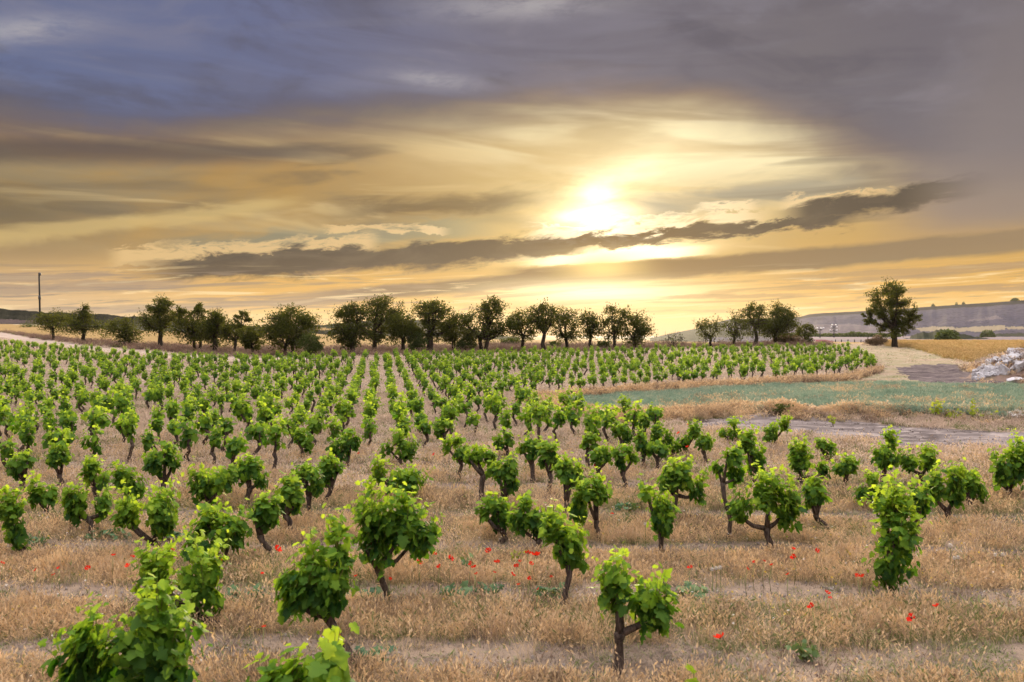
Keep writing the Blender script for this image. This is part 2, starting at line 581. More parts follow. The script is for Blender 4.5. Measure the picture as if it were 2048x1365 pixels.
def ground_h(x, y, fine=True):
    x = np.asarray(x, float); y = np.asarray(y, float)
    q = 1024 + FPX * x / np.maximum(y, 2.0)
    q = np.clip(q, -800, 2900)
    yc = np.interp(q, [-800, 330, 430, 560, 640, 1000, 1300, 1500, 1600, 1700, 2048, 2900], [210, 210, 190, 150, 128, 106, 100, 96, 90, 85, 84, 88])
    t = np.logaddexp(0, (y - yc) / 4.0) * 4.0
    base = np.where(y > 0, SLOPE * y, SLOPE * 0.4 * y)
    hc = SLOPE * yc
    fall = (hc + 12.0) * (1 - np.exp(-t / 260.0))
    right = sstep(q, 1480, 1600)
    fall_r = 0.9 * (1 - np.exp(-t / 150.0)) + 13.0 * sstep(y, 480, 900)
    h = base - SLOPE * t - (fall * (1 - right) + fall_r * right)
    h = np.where(y > 3000, -12 + (h + 12) * 0.0, h)
    # the low earth bank between the rutted track and the green crop
    bx0, by0 = 7.6, 28.4
    bx1, by1 = 17.5, 27.0
    d = np.hypot(bx1 - bx0, by1 - by0)
    ux, uy = (bx1 - bx0) / d, (by1 - by0) / d
    s = (x - bx0) * ux + (y - by0) * uy
    w = (x - bx0) * -uy + (y - by0) * ux
    along = sstep(s, -1.0, 1.5) * sstep(s, 24, 18)
    h = h + 0.22 * along * np.exp(-(w / 0.75) ** 2) * (0.6 + 0.8 * vnoise(s * 0.7, w, 5))
    near = sstep(y, 160, 60)
    h = h + near * 0.10 * (fbm(x * 0.16, y * 0.16, 3, 3) - 0.5)
    h = h + sstep(y, 200, 600) * 3.0 * (fbm(x * 0.006, y * 0.006, 9, 3) - 0.5)
    return h


def ray(px, py):
    u = (px - 1024) / FPX
    v = (682.5 - py) / FPX
    return u, math.cos(PITCH) + v * math.sin(PITCH), -math.sin(PITCH) + v * math.cos(PITCH)


def gp(px, py):
    """where the sight line through a spot of the photograph meets the ground"""
    a, b, c = ray(px, py)
    k = CAM_H / (SLOPE * b - c) if SLOPE * b - c > 1e-4 else 400.0
    k = min(max(k, 1.0), 400.0)
    for _ in range(30):
        h = float(ground_h(a * k, b * k))
        k2 = (h - CAM_H) / c if abs(c) > 1e-5 else k
        if not (0.5 < k2 < 3000):
            k2 = k
        k = 0.6 * k + 0.4 * k2
    return Vector((a * k, b * k, float(ground_h(a * k, b * k))))


def at_depth(px, py, Y):
    a, b, c = ray(px, py)
    return Vector((a / b * Y, Y, CAM_H + c / b * Y))


def topx(x, y, z):
    """photo pixel of a point"""
    x = np.asarray(x, float); y = np.asarray(y, float); z = np.asarray(z, float) - CAM_H
    cp, s_ = math.cos(PITCH), math.sin(PITCH)
    f = y * cp - z * s_
    up = y * s_ + z * cp
    f = np.where(f > 0.1, f, np.nan)
    return 1024 + FPX * x / f, 682.5 - FPX * up / f


def inside(px, py, poly):
    poly = np.asarray(poly, float)
    r = np.zeros(np.shape(px), bool)
    j = len(poly) - 1
    for i in range(len(poly)):
        xi, yi = poly[i]; xj, yj = poly[j]
        hit = ((yi > py) != (yj > py)) & (px < (xj - xi) * (py - yi) / (yj - yi + 1e-12) + xi)
        r ^= hit
        j = i
    return r


# outlines on the ground, traced from the photograph and laid on the slope
REG = {
    'farm_track': [(-900, 560), (0, 665), (80, 680), (161, 690), (242, 698), (330, 705), (405, 711), (500, 716), (640, 716), (640, 722), (500, 723), (405, 721), (330, 714), (242, 707), (161, 699), (80, 689), (0, 675), (-900, 580)],
    'golden_field': [(-900, 540), (0, 648), (150, 655), (300, 662), (440, 668), (560, 664), (700, 664), (1000, 672), (1300, 679), (1500, 681), (1660, 683), (1740, 686), (1740, 690), (1660, 688), (1590, 688), (1500, 690), (1300, 691), (1150, 691), (1000, 692), (800, 696), (640, 697), (500, 698), (420, 697), (330, 692), (161, 682), (60, 671), (0, 663), (-900, 556)],
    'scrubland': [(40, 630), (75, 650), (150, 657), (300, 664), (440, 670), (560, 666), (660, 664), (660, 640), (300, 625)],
    'green_field': [(1085, 806), (1140, 797), (1300, 789), (1400, 784), (1550, 775), (1700, 770), (1850, 772), (2048, 776), (2700, 790), (2700, 850), (2048, 838), (1900, 830), (1700, 824), (1560, 820), (1480, 824), (1400, 833), (1280, 842), (1190, 840), (1120, 818)],
    'rutted_track': [(1330, 842), (1420, 833), (1500, 829), (1600, 832), (1760, 846), (1900, 858), (2048, 866), (2700, 905), (2700, 958), (2048, 904), (1900, 898), (1740, 886), (1600, 874), (1500, 861), (1400, 855)],
    'dark_soil': [(1795, 737), (1840, 730), (1900, 727), (1930, 738), (1960, 752), (2010, 762), (2048, 766), (2048, 771), (1960, 769), (1880, 769), (1830, 764), (1815, 752)],
    'grassy_path': [(1040, 803), (1150, 793), (1300, 783), (1400, 778), (1520, 769), (1640, 765), (1740, 752), (1768, 735), (1750, 712), (1700, 699), (1665, 694), (1700, 690), (1760, 692), (1830, 697), (1880, 713), (1930, 730), (1965, 752), (2048, 764), (2700, 775), (2700, 790), (2048, 776), (1850, 772), (1700, 770), (1550, 775), (1400, 784), (1300, 789), (1140, 797), (1085, 806)],
    'barley_ground': [(1745, 688), (1850, 683), (2048, 678), (2700, 664), (2700, 705), (2048, 697), (1985, 708), (1945, 724), (1915, 722), (1880, 712), (1850, 702), (1812, 696)],
    'weedy_bank': [(-900, 556), (0, 663), (60, 671), (161, 682), (330, 692), (420, 697), (500, 698), (640, 697), (800, 696), (1000, 692), (1150, 691), (1300, 691), (1500, 690), (1590, 688), (1660, 688), (1660, 692), (1600, 693), (1500, 695), (1300, 699), (1100, 704), (900, 709), (640, 714), (500, 715), (405, 710), (330, 704), (242, 697), (161, 689), (80, 679), (0, 664)],
}
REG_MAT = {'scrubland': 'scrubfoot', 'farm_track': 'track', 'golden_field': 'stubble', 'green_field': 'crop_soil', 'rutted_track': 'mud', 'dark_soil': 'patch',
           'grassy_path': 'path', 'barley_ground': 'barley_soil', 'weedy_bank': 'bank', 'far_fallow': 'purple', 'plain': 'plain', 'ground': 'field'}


def region_of(x, y, jitter=True):
    """which outline holds each ground point; 'ground' where none does"""
    z = ground_h(x, y)
    px, py = topx(x, y, z)
    if jitter:
        k = np.clip(30.0 / np.maximum(y, 5), 0.15, 1.2)
        px = px + (fbm(x * 0.6, y * 0.6, 21, 3) - 0.5) * 60 * k
        py = py + (fbm(x * 0.5, y * 0.5, 22, 3) - 0.5) * 11 * k
        px = px + (fbm(x * 2.2, y * 2.2, 23, 3) - 0.5) * 46 * k
        py = py + (fbm(x * 1.9, y * 1.9, 24, 3) - 0.5) * 6 * k
    names = ['ground'] + list(REG) + ['far_fallow', 'plain']
    r = np.zeros(np.shape(x), int)
    far = np.asarray(y) > 118
    for i, n in enumerate(REG):
        hit = inside(px, py, REG[n]) & (r == 0)
        if n not in ('golden_field', 'farm_track', 'weedy_bank', 'scrubland'):
            hit &= (np.asarray(y) < 118)
        r[hit] = i + 1
    dist = np.hypot(x, y)
    r[(r == 0) & (y > 96) & (px > 1560) & (y < 520)] = names.index('far_fallow')
    r[(r == 0) & ((dist > 190) | ((y > 104) & (px > 560)))] = names.index('plain')
    return r, names


def make_ground():
    ang = np.concatenate([np.linspace(-180, -60, 40)[:-1], np.linspace(-60, -37, 60)[:-1], np.linspace(-37, 37, 900)[:-1],
                          np.linspace(37, 60, 60)[:-1], np.linspace(60, 180, 40)])
    rr = np.concatenate([[0.3, 1.0, 2.0, 3.2], np.exp(np.arange(math.log(4.2), math.log(260), 0.0098)), np.exp(np.linspace(math.log(262), math.log(3500), 44))])
    TH, R = np.meshgrid(np.radians(ang), rr)
    X, Y = R * np.sin(TH), R * np.cos(TH)
    Z = ground_h(X, Y)
    na, nr = len(ang), len(rr)
    idx = np.arange(na * nr).reshape(nr, na)
    F = np.stack([idx[:-1, :-1], idx[:-1, 1:], idx[1:, 1:], idx[1:, :-1]], -1).reshape(-1, 4)
    F = F[:, ::-1]
    V = np.stack([X, Y, Z], -1).reshape(-1, 3)
    cen = V[F].mean(1)
    reg, names = region_of(cen[:, 0], cen[:, 1])
    # ruts pressed into the bare tracks
    inmud = np.isin(reg, [names.index('rutted_track'), names.index('dark_soil')])
    vm_ = np.zeros(len(V)); np.add.at(vm_, F[inmud].ravel(), 0.25)
    rut = (fbm(V[:, 0] * 0.35, V[:, 1] * 2.2, 41, 4) - 0.55) * 0.30
    V[:, 2] += np.clip(vm_, 0, 1) * rut
    for i, n in enumerate(names):
        sel = F[reg == i]
        if not len(sel):
            continue
        u, inv = np.unique(sel, return_inverse=True)
        o = bpy.data.objects.new(n, fast_mesh(n, V[u], inv.reshape(-1, 4), M[REG_MAT[n]]))
        link(o)
        tag(o, kind='structure')


make_ground()


# ---------------------------------------------------------------- hills
def scrub_mat(c1, c2, c3, s=0.1):
    def fn(q, out):
        p = pos(q)
        a = q.noise(p, s * 0.35, 5, 0.6, 0.5)
        b = q.noise(p, s * 2.2, 6, 0.7, 0.5)
        col = q.mix(q.step(a, 0.38, 0.62), c1, c2)
        col = q.mix(q.step(b, 0.52, 0.62), col, c3)
        surf(q, out, col, 0.95, 0.05, b, 1.0)
    return fn


def hill(name, prof, d_base, d_top, d_back, z_base, mats, patches=(), rough=0.0, n=260, rim=0.93, seed=3, rows=26):
    """a ridge whose crest has the outline prof, standing at its own distance"""
    prof = np.asarray(prof, float)
    pxs = np.linspace(prof[0, 0], prof[-1, 0], n)
    top = np.interp(pxs, prof[:, 0], prof[:, 1])
    V, tt = [], []
    for i, (px, py) in enumerate(zip(pxs, top)):
        P = at_depth(px, py, d_top)
        zt = P.z + rough * (fbm(px * 0.11, 0.5, seed, 4) - 0.5)
        col = []
        for k in range(rows):
            t = k / (rows - 1)
            Yd = d_base + (d_top - d_base) * t
            zb = float(ground_h(px_x(px, d_base), d_base)) - 1.0 if z_base is None else z_base
            z = zb + (zt - zb) * (t ** 1.15 * 0.75 + 0.25 * t)
            z += (zt - zb) * (0.10 * (fbm(px * 0.03, t * 5, seed + 4, 4) - 0.5) + 0.09 * (fbm(px * 0.11, t * 1.5, seed + 6, 4) - 0.5)) * math.sin(math.pi * t)
            col.append((px_x(px, Yd), Yd, z))
        for k in range(1, 4):
            t = k / 3
            Yd = d_top + (d_back - d_top) * t
            zb = -14.0
            col.append((px_x(px, Yd), Yd, zt + (zb - zt) * t * t))
        V.append(col)
    V = np.asarray(V)
    na, nr = V.shape[:2]
    idx = np.arange(na * nr).reshape(na, nr)
    F = np.stack([idx[:-1, :-1], idx[1:, :-1], idx[1:, 1:], idx[:-1, 1:]], -1).reshape(-1, 4)
    V = V.reshape(-1, 3)
    cen = V[F].mean(1)
    cx, cy = topx(cen[:, 0], cen[:, 1], cen[:, 2])
    row = np.tile(np.arange(nr - 1), na - 1)
    slot = np.zeros(len(F), int)
    if rim is not None:
        slot[row >= int(rim * (rows - 1))] = 1
    for s, poly in patches:
        jx = cx + (fbm(cx * 0.08, cy * 0.2, seed + 8, 3) - 0.5) * 10
        jy = cy + (fbm(cx * 0.05, cy * 0.2, seed + 9, 3) - 0.5) * 4
        slot[inside(jx, jy, poly) & (row < rows - 1)] = s
    o = bpy.data.objects.new(name, fast_mesh(name, V, F, mats, slots=slot))
    link(o)
    tag(o, kind='structure')
    return o


def px_x(px, Y):
    return (px - 1024) / FPX * Y


M['scrub'] = material('dark_scrub', scrub_mat(C(.016, .017, .009), C(.028, .025, .016), C(.009, .010, .006), 0.6))
M['scrubtop'] = material('dark_scrub_crest', scrub_mat(C(.009, .010, .005), C(.014, .014, .007), C(.006, .007, .004), 0.6))
M['fallow'] = material('grey_fallow_strip', scrub_mat(C(.085, .062, .058), C(.105, .075, .068), C(.06, .045, .04), 0.4))
hill('hill', [(-900, 596), (-400, 605), (0, 617), (80, 624), (200, 628), (290, 636), (420, 648), (540, 654), (640, 661), (720, 668), (800, 676)],
     196, 240, 330, None, [M['scrub'], M['scrubtop'], M['fallow']],
     patches=[(2, [(-900, 615), (0, 638), (70, 641), (75, 648), (0, 648), (-900, 632)])], rough=1.3, rim=0.7)
M['ridge1'] = material('dull_ridge', scrub_mat(C(.085, .067, .052), C(.07, .062, .038), C(.05, .045, .03), 0.05))
M['ridge2'] = material('dark_ridge_crest', scrub_mat(C(.028, .028, .016), C(.036, .036, .018), C(.02, .022, .01), 0.05))
hill('hill', [(500, 662), (560, 656), (650, 650), (720, 643), (790, 639), (860, 641), (905, 649), (950, 661), (1000, 671), (1040, 676)],
     420, 620, 800, -14, [M['ridge1'], M['ridge2'], M['stubble']],
     patches=[(2, [(630, 656), (700, 656), (800, 658), (800, 663), (700, 661), (630, 661)])], rough=1.0, rim=0.82, seed=12)
M['mesa'] = material('mauve_steppe', scrub_mat(C(.052, .047, .070), C(.074, .063, .082), C(.017, .018, .021), 0.07))
M['mesarim'] = material('dark_plateau_edge', scrub_mat(C(.013, .012, .010), C(.018, .016, .012), C(.010, .010, .008), 0.02))
M['palefield'] = material('pale_far_field', scrub_mat(C(.235, .185, .115), C(.21, .17, .11), C(.18, .155, .10), 0.01))
M['farscrub'] = material('far_scrub_green', scrub_mat(C(.021, .025, .014), C(.034, .034, .020), C(.013, .016, .009), 0.12))
M['mesagrey'] = material('pale_steppe', scrub_mat(C(.120, .098, .108), C(.105, .086, .094), C(.07, .06, .064), 0.04))
hill('mesa', [(1300, 677), (1340, 668), (1400, 656), (1440, 643), (1460, 639), (1500, 638), (1560, 637), (1600, 634), (1618, 629), (1640, 627),
              (1740, 622), (1900, 611), (1960, 607), (2048, 601), (2400, 588), (3000, 600)],
     760, 1250, 1900, -12, [M['mesa'], M['mesarim'], M['palefield'], M['farscrub'], M['mesagrey']],
     patches=[(3, [(1280, 700), (1280, 655), (1400, 648), (1440, 640), (1475, 640), (1450, 656), (1410, 672), (1400, 700)]),
              (2, [(1905, 657), (1960, 653), (2010, 651), (2012, 660), (1960, 664), (1912, 664)]),
              (4, [(1925, 643), (1960, 638), (1995, 631), (2006, 639), (1960, 642)]),
              (2, [(1830, 656), (1870, 654), (1912, 655), (1905, 662), (1840, 664)]),
              (2, [(2010, 655), (2300, 645), (2300, 652), (2015, 659)]),
              (3, [(1330, 668), (1420, 660), (1500, 664), (1560, 668), (1560, 674), (1330, 674)]),
              (4, [(1560, 652), (1700, 648), (1760, 655), (1790, 668), (1560, 672)]),
              (3, [(1960, 668), (2400, 660), (2400, 672), (1960, 674)])], rough=0.8, n=420, rim=0.91, seed=31, rows=60)
hill('hillock', [(1790, 681), (1815, 676), (1835, 668), (1855, 664), (1885, 660), (1910, 662), (1925, 669), (1960, 674), (1990, 680), (2030, 684)],
     205, 240, 300, None, [M['farscrub'], M['farscrub']], rough=1.6, rim=None, seed=44, n=120)

# ================================================================ plant materials
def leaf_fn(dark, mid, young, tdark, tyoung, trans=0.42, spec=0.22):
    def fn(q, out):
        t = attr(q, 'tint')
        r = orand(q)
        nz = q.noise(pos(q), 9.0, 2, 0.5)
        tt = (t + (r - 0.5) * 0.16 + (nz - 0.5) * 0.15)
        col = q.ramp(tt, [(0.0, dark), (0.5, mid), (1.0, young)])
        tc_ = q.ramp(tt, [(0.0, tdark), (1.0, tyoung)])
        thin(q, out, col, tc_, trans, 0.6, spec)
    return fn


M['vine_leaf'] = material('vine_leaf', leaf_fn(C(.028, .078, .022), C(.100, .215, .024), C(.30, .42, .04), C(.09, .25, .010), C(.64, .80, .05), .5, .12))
M['vine_far'] = M['vine_leaf']


def bark_fn(c1, c2, s=30.0):
    def fn(q, out):
        n = q.node('ShaderNodeTexCoord')
        mp = q.node('ShaderNodeMapping')
        q.t.links.new(n.outputs['Object'], mp.inputs['Vector'])
        mp.inputs['Scale'].default_value = (1, 1, 0.22)
        v = Q(q, mp.outputs[0])
        a = q.noise(v, s, 6, 0.7, 0.4)
        surf(q, out, q.mix(q.step(a, 0.38, 0.62), c1, c2), 0.9, 0.1, a, 0.02)
    return fn


M['vine_bark'] = material('vine_bark', bark_fn(C(.040, .030, .026), C(.13, .095, .075), 40.0))
M['shoot'] = material('vine_shoot', lambda q, out: surf(q, out, C(.16, .15, .045), 0.6, 0.2))
M['tree_bark'] = material('almond_bark', bark_fn(C(.022, .017, .012), C(.055, .042, .030), 5.0))
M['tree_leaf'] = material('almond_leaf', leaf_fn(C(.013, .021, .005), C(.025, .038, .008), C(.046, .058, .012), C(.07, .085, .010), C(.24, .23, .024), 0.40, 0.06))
M['shrub_leaf'] = material('shrub_leaf', leaf_fn(C(.03, .05, .012), C(.05, .075, .02), C(.09, .11, .03), C(.06, .09, .01), C(.16, .18, .03), 0.35, 0.1))
M['dry_twig'] = material('dry_twigs', leaf_fn(C(.10, .07, .045), C(.18, .125, .08), C(.28, .20, .13), C(.12, .08, .05), C(.28, .18, .10), 0.3, 0.05))
M['yellow_leaf'] = material('yellow_weed_leaf', leaf_fn(C(.10, .16, .02), C(.22, .29, .03), C(.42, .45, .05), C(.2, .30, .02), C(.55, .58, .06), 0.42, 0.15))

# ---------------------------------------------------------------- vine leaf outline: five lobes round a stalk
_half = [(0.10, -0.16), (0.36, -0.14), (0.50, 0.10), (0.36, 0.26), (0.60, 0.50), (0.33, 0.60), (0.24, 0.84)]
LEAF_BIG = np.array([(0, 0.0)] + _half + [(0, 1.06)] + [(-a, b) for a, b in _half[::-1]])
_half2 = [(0.46, -0.10), (0.36, 0.26), (0.54, 0.52)]
LEAF_MID = np.array([(0, 0.0)] + _half2 + [(0, 1.02)] + [(-a, b) for a, b in _half2[::-1]])
LEAF_LOW = np.array([(0, -0.05), (0.48, 0.05), (0.42, 0.60), (0, 1.0), (-0.42, 0.60), (-0.48, 0.05)])


def leaf_cloud(P, D, N, S, tint, outline, fold=0.22, droop=0.3, rg=None):
    """many leaves at once: stalk points P, tip directions D, face normals N, sizes S -> verts, tris, tint"""
    n, k = len(P), len(outline)
    D = D / np.linalg.norm(D, axis=1, keepdims=True)
    X = np.cross(D, N); X /= np.linalg.norm(X, axis=1, keepdims=True) + 1e-9
    Zn = np.cross(X, D)
    tpl = np.concatenate([outline, [[0.0, 0.40]]])
    fz = (rg.random(n) * 0.9 + 0.1) * fold
    dr = rg.random(n) * droop
    lx, ly = tpl[:, 0], tpl[:, 1]
    lz = -np.abs(lx)[None] * fz[:, None] * 1.6 - (ly ** 2)[None] * dr[:, None]
    lz = lz + (rg.random((n, k + 1)) - 0.5) * 0.10
    V = (P[:, None] + S[:, None, None] * (X[:, None] * lx[None, :, None] + D[:, None] * ly[None, :, None] + Zn[:, None] * lz[:, :, None]))
    tri = np.array([[i, (i + 1) % k, k] for i in range(k)])
    F = (np.arange(n)[:, None, None] * (k + 1) + tri[None]).reshape(-1, 3)
    T = np.repeat(tint, k + 1)
    return V.reshape(-1, 3), F, T


def rnd_dir(rg, n):
    v = rg.normal(size=(n, 3))
    return v / np.linalg.norm(v, axis=1, keepdims=True)


def vine_foliage(rg, lobes, count, size, outline, shoots):
    """leaves spread through lobes (centre, radii) and along the shoots that stick out of them"""
    P, Sx, T = [], [], []
    vol = np.array([a[1][0] * a[1][1] * a[1][2] for a in lobes]) ** 0.75
    num = np.maximum((vol / vol.sum() * count * .34).astype(int), 5)
    cen_all = np.mean([l[0] for l in lobes], 0)
    zmax = max(l[0][2] + l[1][2] for l in lobes); zmin = min(l[0][2] - l[1][2] for l in lobes)
    for (c, r), m in zip(lobes, num):
        d = rnd_dir(rg, m)
        rr = rg.random(m) ** 0.55 * .86
        rr *= 1 + 0.22 * np.sin(d[:, 0] * 5 + rg.random() * 6) * np.cos(d[:, 2] * 4 + rg.random() * 6)
        p = np.asarray(c) + d * rr[:, None] * np.asarray(r)
        P.append(p)
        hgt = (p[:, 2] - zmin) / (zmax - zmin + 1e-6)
        T.append(np.clip(0.04 + 0.62 * hgt ** 1.4 + rg.normal(size=m) * 0.17, 0, 1))  # shade put into the tint: darker low in the crown, paler young leaves above
        Sx.append(size * (0.42 + 0.90 * rg.random(m) ** 1.3) * (1.10 - 0.32 * hgt))
    for a, b in shoots:
        a, b = np.asarray(a), np.asarray(b)
        L = np.linalg.norm(b - a)
        m = max(5, int(L / (size * 0.30)))
        t = np.linspace(0.05, 1.0, m)
        sag = np.zeros((m, 3)); sag[:, 2] = -0.16 * L * (t * (t - 1)) * 4 * (1 if b[2] > a[2] else .5)
        p = a + (b - a) * t[:, None] + sag + rg.normal(size=(m, 3)) * size * 0.42
        P.append(p)
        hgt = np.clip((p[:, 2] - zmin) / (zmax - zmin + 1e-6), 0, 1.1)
        T.append(np.clip(0.04 + 0.48 * hgt + 0.36 * t ** 2 + rg.normal(size=m) * 0.15, 0, 1))  # same painted height shading, plus the paler young leaves toward the shoot tip
        Sx.append(size * (1.10 - 0.68 * t ** 1.5) * (0.55 + 0.8 * rg.random(m)))
    P = np.concatenate(P); T = np.concatenate(T); S = np.concatenate(Sx)
    out = P - cen_all
    out /= np.linalg.norm(out, axis=1, keepdims=True) + 1e-6
    n = len(P)
    N = out * 0.8 + np.array([0, 0, 0.75]) + rnd_dir(rg, n) * 0.65
    D = out * 0.55 + np.array([0, 0, -0.85]) + rnd_dir(rg, n) * 0.75
    return leaf_cloud(P, D, N, S, T, outline, rg=rg)


def build_vine(rg, hgt, lobes, base_r, lean, head_z, outline, count, size, shoots=None, arms=3, forked=False, trunk_only=False):
    """meshes of one bush vine round its foot at the origin: trunk, arms, foliage"""
    head = Vector((lean[0], lean[1], head_z))
    tm = MB()
    k1 = Vector((lean[0] * 0.25 + rg.normal() * 0.025, lean[1] * 0.3 + rg.normal() * 0.02, head_z * 0.36))
    k2 = Vector((lean[0] * 0.72 + rg.normal() * 0.02, lean[1] * 0.7 + rg.normal() * 0.02, head_z * 0.74))
    st = random.getstate(); random.seed(int(rg.integers(1 << 30)))
    tm.tube([(0, 0, -0.10), (0, 0, 0.02), k1, k2, head, head + Vector((0, 0, 0.03))],
            [base_r * 1.45, base_r * 1.15, base_r * 0.92, base_r * 0.85, base_r * 1.12, base_r * 0.6], 8, 0.5, 0, True, 0.16)
    arm_meshes = []
    ends = []
    na = min(arms, max(2, len(lobes) + 1))
    for i in range(na):
        c, r = lobes[i % len(lobes)]
        tgt = Vector(c) + Vector((r[0] * rg.uniform(-.35, .35), r[1] * rg.uniform(-.4, .4), -r[2] * rg.uniform(.05, .45)))
        tgt.z = max(tgt.z, head.z - .06)
        am = MB()
        mid = head.lerp(tgt, 0.5) + Vector((0, 0, -0.14 * (tgt - head).length * rg.random()))
        am.tube([head, mid, tgt], [base_r * 0.85, base_r * 0.62, base_r * 0.45], 6, 0.5, 0, True, 0.12)
        arm_meshes.append(am)
        ends.append(tgt)
    if shoots is None:
        shoots = []
        shoots = []
    ar = np.array([l[1][0] * l[1][2] for l in lobes])
    ntot = max(9, int(count / 9))
    for (c, r), m in zip(lobes, np.maximum((ar / ar.sum() * ntot).astype(int), 3)):
        for i in range(m):
            th = rg.uniform(0, 2 * math.pi)
            el_ = rg.choice([rg.uniform(.35, 1.25), rg.uniform(-.2, .5), rg.uniform(-.9, -.2)], p=[.58, .27, .15])
            f = rg.uniform(.70, 1.30) * (1.0 + (.30 * rg.random() ** 2 if el_ > .5 else 0))
            a = np.asarray(c) + np.array([math.cos(th) * r[0] * .22, math.sin(th) * r[1] * .22, -r[2] * .35])
            b = np.asarray(c) + np.array([math.cos(th) * math.cos(el_) * r[0] * f, math.sin(th) * math.cos(el_) * r[1] * f, math.sin(el_) * r[2] * f])
            shoots.append((a, b))
    for k in range(int(rg.integers(1, 4)) if count > 160 else int(rg.integers(0, 2))):       # a few long canes escape the crown
        c, r = lobes[int(rg.integers(0, len(lobes)))]
        th = rg.uniform(0, 6.28)
        a = np.asarray(c) + np.array([math.cos(th) * r[0] * .4, math.sin(th) * r[1] * .4, r[2] * .3])
        shoots.append((a, a + np.array([math.cos(th) * r[0] * rg.uniform(.2, .9), math.sin(th) * r[1] * .4, r[2] * rg.uniform(.75, 1.25)])))
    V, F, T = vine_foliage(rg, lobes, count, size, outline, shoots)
    sm = MB()
    for i, (a, b) in enumerate(shoots):
        e = min(ends, key=lambda w_: (w_ - Vector(a)).length)
        sm.tube([e, Vector(a), Vector(b)], [0.007, 0.0055, 0.002], 4, 0.5, 1, False)
    random.setstate(st)
    sv = np.concatenate(sm.v); sf = []
    for f in sm.f:
        sf += [[f[0], f[1], f[2]], [f[0], f[2], f[3]]] if len(f) == 4 else [f[:3]]
    Vall = np.concatenate([V, sv]); Fall = np.concatenate([F, np.array(sf) + len(V)])
    slots = np.concatenate([np.zeros(len(F), int), np.ones(len(sf), int)])
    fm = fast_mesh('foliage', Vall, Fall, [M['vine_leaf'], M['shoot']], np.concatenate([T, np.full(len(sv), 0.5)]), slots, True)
    return tm, arm_meshes, fm


